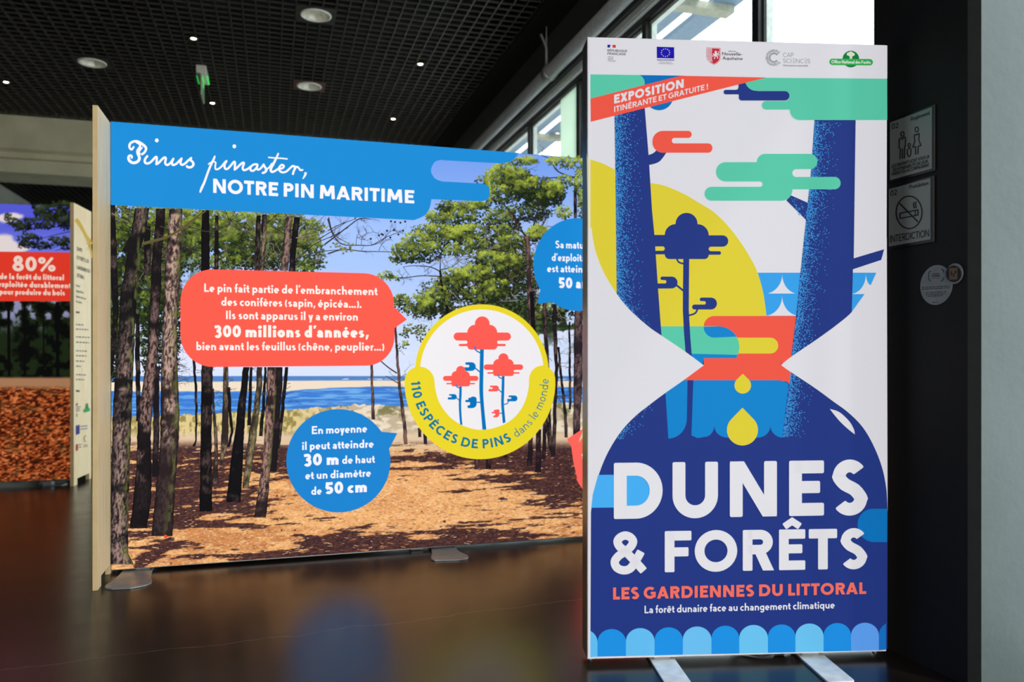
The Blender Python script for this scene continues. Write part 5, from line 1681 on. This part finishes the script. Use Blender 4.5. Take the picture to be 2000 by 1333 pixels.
text(B, 'de la forêt du littoral', (0, 545.6), (125.5, 548), (11.2, 11.0), KW, .22)
text(B, 'est exploitée durablement', (-25, 560.0), (139.2, 563.8), (11.2, 11.0), KW, .22)
text(B, 'pour produire du bois', (0, 575.6), (127.5, 577.6), (11.2, 11.0), KW, .22)
B.build('band_lettering', M_BACK, s_)
p3 = smooth([(82, 939.5), (77, 944), (76, 946.5), (84, 948.4)]) + smooth([(120, 947.5), (130, 945.5), (131.5, 943.5), (126, 938)])
floor_plate(t_back, FB, p3, 0.30)
box('foot_bracket', (BW - 0.22, 0.03, 0.006), (BW - 0.16, 0.10, BZ0 + 0.001), M_STEEL, t_back)
box('foot_bracket', (0.12, 0.03, 0.0), (0.18, 0.10, BZ0 + 0.001), M_STEEL, t_back)
bo = end_board(t_back, BW + 0.004, BW + 0.030, -0.055, 0.335, 2.152, (0.02, 0.285, 0.05))
bo['label'] = 'printed plywood end board'
# what is printed on that end board
class Side(Frame):
    def __init__(self, o, ex):
        self.o = np.array([o[0], o[1], 0.0])
        self.ex = np.array(ex, float)
        self.ey = np.array([-ex[1], ex[0], 0.0])
        self.rotz = math.atan2(ex[1], ex[0])
_o = FB.world(BW + 0.030, -0.055, 0)
SB = Side(_o, FB.ey)

class SideArt(Art):
    def build(self, name, material, parent):
        # bring side coordinates (along depth, lift, z) into the display wall's own axes
        V = np.concatenate(self.V)
        self.V = [np.stack([BW + 0.030 - V[:, 1], -0.055 + V[:, 0], V[:, 2]], 1)]
        self.C = [np.concatenate(self.C)]
        return Art.build(self, name, material, parent)

B = SideArt(SB, 0.0008, 0.00008)
YL = (224, 178, 60)
B.stroke(smooth(zk([(822, 270), (860, 320), (900, 390), (940, 470), (985, 610), (996, 690)])), [8, 7, 5, 3], YL)
B.stroke(smooth(zk([(930, 450), (965, 490), (1000, 535)])), 6, YL)
DK = (52, 56, 66)
for s, y, x1 in (('DUNES', 607, 892), ('ET FORÊTS, LES', 703, 962), ('GARDIENNES DU', 808, 974), ('LITTORAL', 895, 912)):
    text(B, s, *zk([(832, y), (x1, y + (x1 - 832) * .33)]), (7.2, 6.8), DK, .16, round_r=0)
for y, x1 in ((1000, 866), (1058, 906), (1118, 932), (1172, 888)):
    text(B, {1000: 'Une', 1058: 'exposition', 1118: 'itinérante sur', 1172: 'les pins'}[y], *zk([(825, y), (x1, y + (x1 - 825) * .25)]), (5.2, 5.0), (80, 84, 92), .13, round_r=0)
zq = zoom(0, 560, .315)
for y in (160, 648):
    B.poly(zq([(470, y - 6), (492, y - 4), (492, y + 6), (470, y + 5)]), (30, 30, 36))
rl = random.Random(3)
for y, x1 in ((236, 515), (264, 545), (312, 555), (345, 552), (398, 536), (428, 534), (462, 522), (494, 498), (546, 532), (576, 522)):
    x = 470
    B.up()
    while x < x1:
        w_ = rl.uniform(8, 18)
        B.stroke(zq([(x, y + (x - 470) * .05), (min(x + w_, x1), y + (min(x + w_, x1) - 470) * .05)]), 2.0, rl.choice([(90, 96, 110), (50, 56, 74)]), new_layer=False)
        x += w_ + 5
B.rp(zq([(516, 762, 8), (556, 752, 8), (556, 772, 8), (516, 785, 8)]), (24, 160, 84))
B.poly(zq([(528, 760), (532, 726), (542, 724), (548, 755)]), (20, 130, 74))
B.poly(zq([(470, 862), (492, 858), (492, 914), (470, 920)]), (30, 34, 140))
for y in (868, 885):
    B.stroke(zq([(498, y), (540, y - 4)]), 1.6, (90, 96, 150))
B.poly(zq([(470, 980), (481, 976), (481, 1016), (470, 1022)]), (190, 50, 60))
for y in (982, 998):
    B.stroke(zq([(485, y), (501, y - 2)]), 1.6, (100, 96, 100))
B.stroke(zq(arc(528, 944, 8, 18, 60, 300, 12)), 1.0, (110, 110, 112))
for y in (985, 994):
    B.stroke(zq([(516, y), (540, y - 3)]), 1.4, (130, 130, 130))
B.poly(zq([(470, 724), (480, 722), (480, 738), (470, 740)]), (196, 110, 100))
for y, x1 in ((748, 498), (760, 494), (772, 492), (795, 478), (805, 478)):
    B.stroke(zq([(470, y), (x1, y - 2)]), 1.6, (100, 104, 116))
B.build('board_lettering', M_PRINT, bo)

# ------------------------------------------------------------------ the room
HEAD = 3.20
XW = 2.30                       # inner face of the long window wall
CEIL = 3.70
XP = float(on_level(1735, 1268, 0)[0]) + 0.0      # face of the dark pillar
_py1 = float(on_x(1890, 800, XP)[1])
_py2 = float(on_x(1707, 300, XP)[1])
structure(box('floor', (-9, -7, -0.12), (XW + 0.02, 16, 0.0), M_FLOOR))
structure(box('terrace_ground', (XW + 0.3, -12, -0.16), (30, 26, -0.04), M_OUT))

# dark pillar with a bevelled arris, pale front
bm = bmesh.new()
ch = 0.034
pts = [(XP, _py2), (XP, _py1), (XP + ch * .45, _py1 - ch), (XP + 0.62, _py1 - ch), (XP + 0.62, _py2)]
add_prism(bm, pts, 'z', 0.0, CEIL + .25)
me = bm_mesh(bm, 'pillar')
pil = structure(obj('pillar', me, [M_PILLAR, M_PALE, plain('pillar_arris_paint', (40, 45, 45), .6)]))
for p in me.polygons:
    if p.normal.y < -0.9:
        p.material_index = 1
    elif p.normal.y < -0.3:
        p.material_index = 2

# ceiling: open-cell louvre grid under a black plenum, cut out round each lamp
bm = bmesh.new()
GX1, CP = 1.98, 0.1
LAMPS = [(on_level(px, py, CEIL), .15) for px, py in ((617, 29), (604, 168), (180, 122))] + [(on_level(px, py, CEIL), .043) for px, py in ((378, 75), (12, 160), (415, 201), (821, 125), (768, 232))]
def runs(a, b, across, i, j):
    cuts = sorted((p[j] - r, p[j] + r) for p, r in LAMPS if abs(p[i] - across) < r)
    out = []
    for c, d in cuts:
        if d > a and c < b:
            if c > a:
                out.append((a, c))
            a = d
    out.append((a, b))
    return [q for q in out if q[1] - q[0] > .01]
def grid_area(x0, x1, y0, y1):
    x = x1
    while x > x0:
        for a, b in runs(y0, y1, x, 0, 1):
            add_box(bm, (x - .005, a, CEIL), (x + .005, b, CEIL + .03))
        x -= CP
    y = y0
    while y < y1:
        for a, b in runs(x0, x1, y, 1, 0):
            add_box(bm, (a, y - .004, CEIL + .0015), (b, y + .004, CEIL + .014))
        y += CP
grid_area(-7.0, GX1, 1.0, 10.1)
grid_area(-7.0, GX1, 10.75, 16.0)
structure(obj('ceiling', bm_mesh(bm, 'ceiling'), M_GRID))
structure(box('ceiling_slab', (-9, -7, CEIL + .35), (XW + .3, 16, CEIL + .5), M_PLENUM))
structure(box('ceiling_edge', (GX1 + .02, 1.0, CEIL), (XW - .03, 16, CEIL + .045), M_PLENUM))
structure(box('ceiling_front', (-9, -7, CEIL), (XW, 0.99, CEIL + .045), M_PLENUM))

# concrete beam crossing the room
bm = bmesh.new()
add_prism(bm, [(10.12, CEIL + .05), (10.12, 3.33), (10.19, 3.30), (10.19, 3.24), (10.13, 3.21), (10.13, 3.06), (10.75, 3.06), (10.75, CEIL + .05)], 'x', -9.0, XW)
structure(obj('concrete_beam', bm_mesh(bm, 'concrete_beam'), M_CONC))

# walls that close the room
structure(box('wall_left', (-4.35, 10.9, 0), (-4.12, 16, CEIL), M_GREYWALL))
structure(box('wall_far', (-9, 15.9, 0), (XW, 16.1, CEIL + .4), M_WALLDARK))
structure(box('wall_side', (-9.1, -7, 0), (-8.95, 16, CEIL + .4), M_WALLDARK))
structure(box('wall_back', (-9, -7.1, 0), (XW + 1, -6.95, CEIL + .4), M_WALLDARK))
structure(box('wall_return', (XW - .02, -7, HEAD), (XW + .2, _py1 - ch, CEIL + .4), M_FASCIA))

# black fascia over the windows
structure(box('fascia', (XW - .06, _py2, HEAD + .06), (XW + .10, 16, CEIL + .4), M_FASCIA))

# window wall: one window unit between each two mullions
ys = [float(on_x(p, 300, XW)[1]) for p in (1474, 1257)] + [5.76, 7.0, 8.22, 9.4, 10.6, 11.8, 13.0, 14.2, 15.4]
ys = [_py2 + 0.02] + ys
spans = list(zip(ys[:-1], ys[1:])) + [(-6.0 + 1.2 * k, -4.8 + 1.2 * k) for k in range(6)]
for i, (y0, y1) in enumerate(spans):
    bm = bmesh.new()
    a, b = y0 + .026, y1 - .026
    for lo, hi in (((XW, y0, 0.0), (XW + .05, a, HEAD)), ((XW, b, 0.0), (XW + .05, y1, HEAD)), ((XW, a, 0.0), (XW + .05, b, .10)), ((XW, a, HEAD - .05), (XW + .05, b, HEAD))):
        add_box(bm, lo, hi, 0.003, 1)
    w_ = structure(obj('window_%d' % (i + 1), bm_mesh(bm, 'window_frame'), M_FRAME))
    bm = bmesh.new()
    for lo, hi in (((XW + .032, a, .10), (XW + .07, a + .026, HEAD - .05)), ((XW + .032, b - .026, .10), (XW + .07, b, HEAD - .05)), ((XW + .032, a + .026, .10), (XW + .07, b - .026, .126)), ((XW + .032, a + .026, HEAD - .076), (XW + .07, b - .026, HEAD - .05))):
        add_box(bm, lo, hi, 0.002, 1)
    obj('window_bead', bm_mesh(bm, 'window_bead'), M_FRAME_LIGHT, w_)
    box('window_pane', (XW + .024, a + .02, .12), (XW + .032, b - .02, HEAD - .07), M_GLASS, w_)
# translucent panel added in place of the bright pale column, light head rail
structure(box('column_stand_in', (XW + .008, 5.80, .12), (XW + .020, 6.16, HEAD - .07), M_MILKY))
bm = bmesh.new()
add_box(bm, (XW - .035, _py2 + .02, HEAD + .012), (XW - .002, 16, HEAD + .055), .004)
structure(obj('trim_1', bm_mesh(bm, 'head_rail'), M_FRAME_LIGHT))

# canopy outside: slats along the wall on cross beams
bm = bmesh.new()
for a, b in ((2.70, 2.85), (2.97, 3.11)):
    add_box(bm, (a, 2.0, 3.70), (b, 18, 3.73))
add_box(bm, (3.23, 2.0, 3.70), (3.44, 18, 3.74))
add_box(bm, (XW + .10, 2.0, 3.70), (2.58, 18, 3.76))
cn = structure(obj('canopy_slats', bm_mesh(bm, 'canopy_slats'), M_CANOPY))
bm = bmesh.new()
y = 4.05
while y < 18:
    add_box(bm, (XW + .1, y, 3.645), (3.42, y + .12, 3.70))
    y += 1.25
structure(obj('canopy_beams', bm_mesh(bm, 'canopy_beams'), M_CANOPY_BEAM))

# pipe under the fascia, with hanger and couplings
PX_, PR = XW - .14, 0.056
pz = float((on_x(1092, 123.5, PX_))[2])
tp = thing('pipe', 'thick grey pipe running below the fascia above the windows', 'pipe', (PX_, 0, pz))
bm = bmesh.new()
add_tube(bm, [(0, 2.2, 0), (0, 15.8, 0)], PR, 28)
obj('pipe_run', bm_mesh(bm, 'pipe_run', True), M_PIPE, tp)
jy = float(on_x(1072, 140, PX_)[1])
bm = bmesh.new()
add_tube(bm, [(0, jy - .05, 0), (0, jy - .045, 0), (0, jy + .005, 0), (0, jy + .01, 0)], [PR + .002, PR + .009, PR + .009, PR + .002], 28)
obj('pipe_clamp', bm_mesh(bm, 'pipe_clamp', True), M_STEEL, tp)
hz_ = float(on_x(1069, 78, PX_)[2]) - pz
bm = bmesh.new()
add_tube(bm, [(0, jy + .06, PR - .01), (0, jy + .06, hz_ - .06), (-.015, jy + .06, hz_ - .02), (-.05, jy + .06, hz_ + .05)], .011, 10)
add_tube(bm, [(0, jy + .06, hz_ - .06), (0.0, jy + .06, CEIL - pz)], .006, 8)
obj('pipe_hanger', bm_mesh(bm, 'pipe_hanger', True), M_PIPE, tp)

# ------------------------------------------------------------------ lamps in the ceiling
M_TRIM = plain('white_lamp_trim', (226, 224, 214), .4)
M_REFL = plain('lamp_reflector', (224, 222, 212), .25, .2)
M_PLATE = plain('dark_lamp_plate', (40, 40, 38), .5)
M_DIM = emitter('dim_diffuser', (236, 228, 206), .8)
M_SPOT = emitter('spot_bulb', (255, 236, 205), 16.0)
lab = {(617, 29): 'large white round downlight nearest the camera above the photo wall', (604, 168): 'large white round downlight on a reddish plate just over the photo wall', (180, 122): 'large white round downlight above the plywood end board'}
for (px, py), l in lab.items():
    p = on_level(px, py, CEIL)
    t = thing('downlight', l, 'ceiling light', p, 0, 'large round downlights')
    plate_m = M_PLATE if (px, py) != (604, 168) else plain('reddish_lamp_plate', (88, 52, 50), .5)
    r_ = .122
    bm = bmesh.new()
    pts_o = [(-.155, -.155), (.155, -.155), (.155, .155), (-.155, .155)]
    c_in = [(math.cos(a) * (r_ - .01), math.sin(a) * (r_ - .01)) for a in [math.radians(k * 9) for k in range(40)]]
    vo = [bm.verts.new((x, y, -.003)) for x, y in pts_o]
    vi = [bm.verts.new((x, y, -.003)) for x, y in c_in]
    # outer corners sit at -135, -45, 45, 135 degrees: fan each side to its quarter of the hole
    starts = [25, 35, 5, 15]
    for q in range(4):
        ks = [(starts[q] + j) % 40 for j in range(11)]
        for j in range(10):
            bm.faces.new([vo[q], vi[ks[j + 1]], vi[ks[j]]])
        bm.faces.new([vo[q], vo[(q + 1) % 4], vi[ks[10]]])
    obj('mounting_plate', bm_mesh(bm, 'mounting_plate'), plate_m, t)
    bm = bmesh.new()
    for lo, hi in (((-.150, -.150, 0), (-.146, .150, .14)), ((.146, -.150, 0), (.150, .150, .14)), ((-.146, -.150, 0), (.146, -.146, .14)), ((-.146, .146, 0), (.146, .150, .14)), ((-.150, -.150, .14), (.150, .150, .144))):
        add_box(bm, lo, hi)
    obj('lamp_housing', bm_mesh(bm, 'lamp_housing'), M_BLACK, t)
    bm = bmesh.new()
    add_lathe(bm, [(r_, -.002), (r_, -.008), (r_ - .008, -.012), (r_ - .018, -.010), (r_ - .020, -.002)], (0, 0, 0), 48)
    obj('trim_ring', bm_mesh(bm, 'trim_ring', True), M_TRIM, t)
    bm = bmesh.new()
    add_lathe(bm, [(r_ - .020, -.003), (r_ - .028, .02), (r_ - .045, .07), (r_ - .060, .10)], (0, 0, 0), 12)
    obj('reflector', bm_mesh(bm, 'reflector'), M_REFL, t)
    bm = bmesh.new()
    rg = add_lathe(bm, [(.001, .098), (r_ - .058, .098)], (0, 0, 0), 32)
    obj('diffuser', bm_mesh(bm, 'diffuser'), M_DIM, t)
slab = {(378, 75): 'small lit spotlight above the exit sign', (12, 160): 'small lit spotlight over the farther photo wall', (415, 201): 'small lit spotlight between the exit sign and the blue heading', (821, 125): 'small lit spotlight farther from the photo wall, toward the pipe', (768, 232): 'small lit spotlight low over the photo wall, toward the windows'}
for (px, py), l in slab.items():
    p = on_level(px, py, CEIL)
    t = thing('spotlight', l, 'spotlight', p, 0, 'small recessed spotlights')
    bm = bmesh.new()
    add_lathe(bm, [(.040, .004), (.040, -.006), (.034, -.008), (.030, -.004), (.028, .03)], (0, 0, 0), 28)
    obj('trim_ring', bm_mesh(bm, 'trim_ring', True), M_PLATE, t)
    bm = bmesh.new()
    add_lathe(bm, [(.0005, -.008), (.010, -.0075), (.019, -.004), (.024, .004)], (0, 0, 0), 24)
    obj('bulb', bm_mesh(bm, 'bulb', True), M_SPOT, t)
    sd = bpy.data.lights.new('spot_beam', 'SPOT')
    sd.energy = 22
    sd.spot_size = math.radians(70)
    sd.color = (1.0, .88, .70)
    sd.shadow_soft_size = .03
    so = bpy.data.objects.new('spot_beam', sd)
    COL.objects.link(so)
    so.location = (p[0], p[1], CEIL - .03)

# exit sign hanging under the louvres
ep = on_level(393, 128, CEIL)
te = thing('exit_sign', 'small green and white emergency exit sign hanging from the black ceiling', 'exit sign', (ep[0], ep[1], CEIL))
box('housing', (-.045, -.02, -.075), (.045, .32, -.001), plain('white_sign_housing', (206, 206, 196), .4), te, .006)
bm = bmesh.new()
add_box(bm, (-.006, .0, -.27), (.006, .30, -.075), .002)
obj('sign_plate', bm_mesh(bm, 'sign_plate'), plain('milky_acrylic', (168, 196, 166), .25), te)
M_EXIT = emitter('exit_green', (40, 214, 78), 1.0)
bm = bmesh.new()
add_box(bm, (-.050, .10, -.074), (.050, .32, -.055), .002)
add_box(bm, (.0065, .05, -.10), (.0075, .25, -.08))
obj('lit_strip', bm_mesh(bm, 'lit_strip'), M_EXIT, te)
bm = bmesh.new()
add_box(bm, (.0078, .12, -.150), (.0085, .18, -.135))
add_box(bm, (.0078, .14, -.17), (.0085, .16, -.125))
obj('pictogram', bm_mesh(bm, 'pictogram'), M_EXIT, te)

# ------------------------------------------------------------------ signs and stickers on the dark pillar
FP = Side((XP, _py2 + .0), (0, -1.0, 0))
FP.ey = np.array([1.0, 0, 0])
zs_ = zoom(1700, 180, .24)
M_SIGN = printed('brushed_sign_plate', .38)
def sign(name, label, corners, dark_c, make):
    L = FP.rectify(zs_(corners), 0)
    x0, x1 = L[[0, 3], 0].mean(), L[[1, 2], 0].mean()
    z1, z0 = L[[0, 1], 2].mean(), L[[2, 3], 2].mean()
    D = FP.rectify(zs_(dark_c), 0)
    dx0, dx1 = min(x0, D[:, 0].min()), D[:, 0].max()
    dz0, dz1 = D[:, 2].min(), D[:, 2].max()
    t = thing(name, label, 'sign', FP.world(x0, 0, z0), FP.rotz, 'rule signs on the dark pillar')
    box('backing_plate', (dx0 - x0, -.006, min(dz0, z0 - .006) - z0), (dx1 - x0, -.0005, max(dz1, z1 + .006) - z0), M_BLACK, t, .001)
    class SA(Art):
        def build(self, nm, material, parent):
            V = np.concatenate(self.V)
            V[:, 0] -= x0
            V[:, 2] -= z0
            self.V = [V]
            return Art.build(self, nm, material, parent)
    fc = SA(FP, .0068)
    q = [(x0, z0), (x1, z0), (x1, z1), (x0, z1)]
    fc.up()
    fc.V.append(np.array([(a, -.0068, b) for a, b in q]))
    fc.F.append((0, 1, 2, 3))
    fc.C.append(np.tile(lin((138, 146, 144)), (4, 1)))
    fc.n = 4
    fc.build('sign_face', M_SIGN, t)
    n, h, s, g = [SA(FP, .0072) for _ in range(4)]
    make(n, h, s, g)
    n.build('number_lettering', M_PRINT, t)
    h.build('heading_lettering', M_PRINT, t)
    s.build('rule_lettering', M_PRINT, t)
    g.build('pictogram', M_PRINT, t)
SI = (22, 24, 26)
def rule(n, h, s, g):
    text(n, '02', *zs_([(187, 305), (242, 293)]), (10.6, 10.6), SI, .14)
    text(h, 'Reglement', *zs_([(342, 238), (497, 184)]), (7.6, 7.8), SI, .15)
    text(s, 'LES ENFANTS SONT SOUS LA', *zs_([(188, 620), (494, 537)]), (6.4, 6.6), SI, .17)
    text(s, 'RESPONSABILITÉ DE LEUR', *zs_([(199, 650), (482, 577)]), (6.4, 6.6), SI, .17)
    text(s, 'PARENT OU ACCOMPAGNANT', *zs_([(188, 684), (494, 606)]), (6.4, 6.6), SI, .17)
    W = 1.9
    g.stroke(zs_(arc(276, 343, 13, 19, 0, 360, 24)[:-1]), W, SI, True)
    g.stroke(zs_(arc(392, 306, 14, 19, 0, 360, 24)[:-1]), W, SI, True)
    g.stroke(zs_(arc(331, 434, 10, 15, 0, 360, 24)[:-1]), W, SI, True)
    g.stroke(zs_([(257, 548), (259, 462), (250, 455), (250, 388), (258, 378), (270, 374), (276, 384), (282, 372), (294, 366), (301, 373), (300, 436), (294, 450), (292, 540)]), W, SI)
    g.stroke(zs_([(275, 542), (276, 462)]), W, SI)
    g.stroke(zs_(smooth([(331, 458), (318, 472), (317, 506), (331, 528), (345, 500), (344, 466)], 6, True)), W, SI, True)
    g.stroke(zs_([(380, 345), (372, 352), (374, 380), (378, 400), (360, 450), (382, 446), (383, 512)]), W, SI)
    g.stroke(zs_([(380, 345), (392, 352), (402, 338), (411, 340), (411, 372), (408, 390), (427, 436), (404, 442), (402, 508)]), W, SI)
def smoke(n, h, s, g):
    text(n, '02', *zs_([(177, 848), (231, 836)]), (10.6, 10.6), SI, .14)
    text(h, 'Prohibition', *zs_([(332, 790), (487, 756)]), (7.6, 7.8), SI, .15)
    text(s, 'INTERDICTION', *zs_([(174, 1228), (492, 1176)]), (14.2, 13.8), SI, .135)
    g.stroke(zs_(arc(330, 980, 105, 132, 0, 360, 60)[:-1]), 2.4, SI, True)
    g.stroke(zs_([(252, 906), (402, 1058)]), 2.6, SI)
    g.stroke(zs_([(256, 988), (402, 960), (402, 1002), (256, 1030)]), 2.2, SI, True)
    g.stroke(zs_([(380, 966), (380, 1006)]), 2.0, SI)
    for x in (366, 382):
        g.stroke(smooth(zs_([(x, 948), (x + 5, 936), (x, 922), (x + 2, 908), (x + 8, 894)])), 2.0, SI)
sign('rule_sign', 'grey square sign with a family pictogram, the upper of two on the dark pillar', [(172, 245), (515, 128), (515, 628), (172, 715)], [(172, 240), (534, 104), (534, 640), (172, 724)], rule)
sign('rule_sign', 'grey square no-smoking sign below the family sign on the dark pillar', [(163, 788), (503, 705), (503, 1203), (163, 1255)], [(163, 782), (528, 682), (528, 1220), (163, 1275)], smoke)

zt = zoom(1760, 490, .0975)
def round_sticker(name, label, c, rx, ry, lift, make, group):
    L = FP.rectify(zt(arc(c[0], c[1], rx, ry, 0, 360, 64)[:-1]), 0)
    cx, cz = (L[:, 0].max() + L[:, 0].min()) / 2, (L[:, 2].max() + L[:, 2].min()) / 2
    r = (L[:, 2].max() - L[:, 2].min()) / 2
    t = thing(name, label, 'sticker', FP.world(cx, 0, cz), FP.rotz, group)
    bm = bmesh.new()
    P = [(math.cos(a) * r, math.sin(a) * r) for a in [2 * math.pi * k / 64 for k in range(64)]]
    add_prism(bm, P, 'y', -lift - .0012, -lift)
    obj('disc', bm_mesh(bm, 'disc'), plain('sticker_paper', (128, 134, 134), .5), t)
    class SA(Art):
        def build(self, nm, material, parent):
            V = np.concatenate(self.V)
            V[:, 0] -= cx
            V[:, 2] -= cz
            self.V = [V]
            return Art.build(self, nm, material, parent)
    s = SA(FP, lift + .0014, .00004)
    make(s)
    s.build('sticker_print', M_PRINT, t)
def big(s):
    G2 = (30, 78, 62)
    s.stroke(zt([(606, 410), (575, 425), (562, 460), (562, 545), (575, 590), (602, 605)]), 2.0, G2)
    s.stroke(zt([(815, 366), (842, 380), (858, 405), (860, 442)]), 2.0, G2)
    s.stroke(zt([(812, 612), (842, 592), (856, 565), (858, 536)]), 2.0, G2)
    text(s, 'PLANCHE', *zt([(635, 482), (780, 474)]), 2.6, (30, 34, 36), .2)
    text(s, 'D’EPHEDRA', *zt([(615, 524), (796, 514)]), 2.6, (30, 34, 36), .2)
    text(s, 'Ephedra distachya', *zt([(620, 560), (790, 550)]), 1.7, (70, 80, 78), .14)
    rl = random.Random(5)
    for x0, x1, y in ((430, 990, 738), (432, 985, 774), (505, 912, 842), (505, 898, 880), (540, 850, 915), (640, 746, 1040)):
        s.up()
        x = x0
        while x < x1:
            w_ = min(rl.uniform(18, 70), x1 - x)
            k = lambda q: y - (q - x0) * .055
            s.stroke(zt([(x, k(x)), (x + w_, k(x + w_))]), 1.5, (62, 66, 68), new_layer=False)
            x += w_ + 14
def small(s):
    s.poly(zt(arc(1075, 465, 156, 168, 0, 360, 60)), (30, 28, 27))
    s.poly(zt([(985, 352), (1152, 342), (1150, 575), (988, 582)]), (112, 96, 76))
    for a in ([(1025, 410), (1028, 450), (1030, 510)], [(1120, 395), (1115, 430), (1095, 470)], [(1070, 460), (1075, 500), (1072, 530)]):
        s.stroke(smooth(zt(a)), [2.2, 3.6, 1.4], (52, 44, 38))
round_sticker('round_sticker', 'larger pale round sticker with text on the dark pillar', (715, 688), 350, 397, .0006, big, 'round stickers on the dark pillar')
round_sticker('round_sticker', 'smaller round sticker with a brown picture overlapping the larger one', (1090, 462), 176, 205, .0030, small, 'round stickers on the dark pillar')
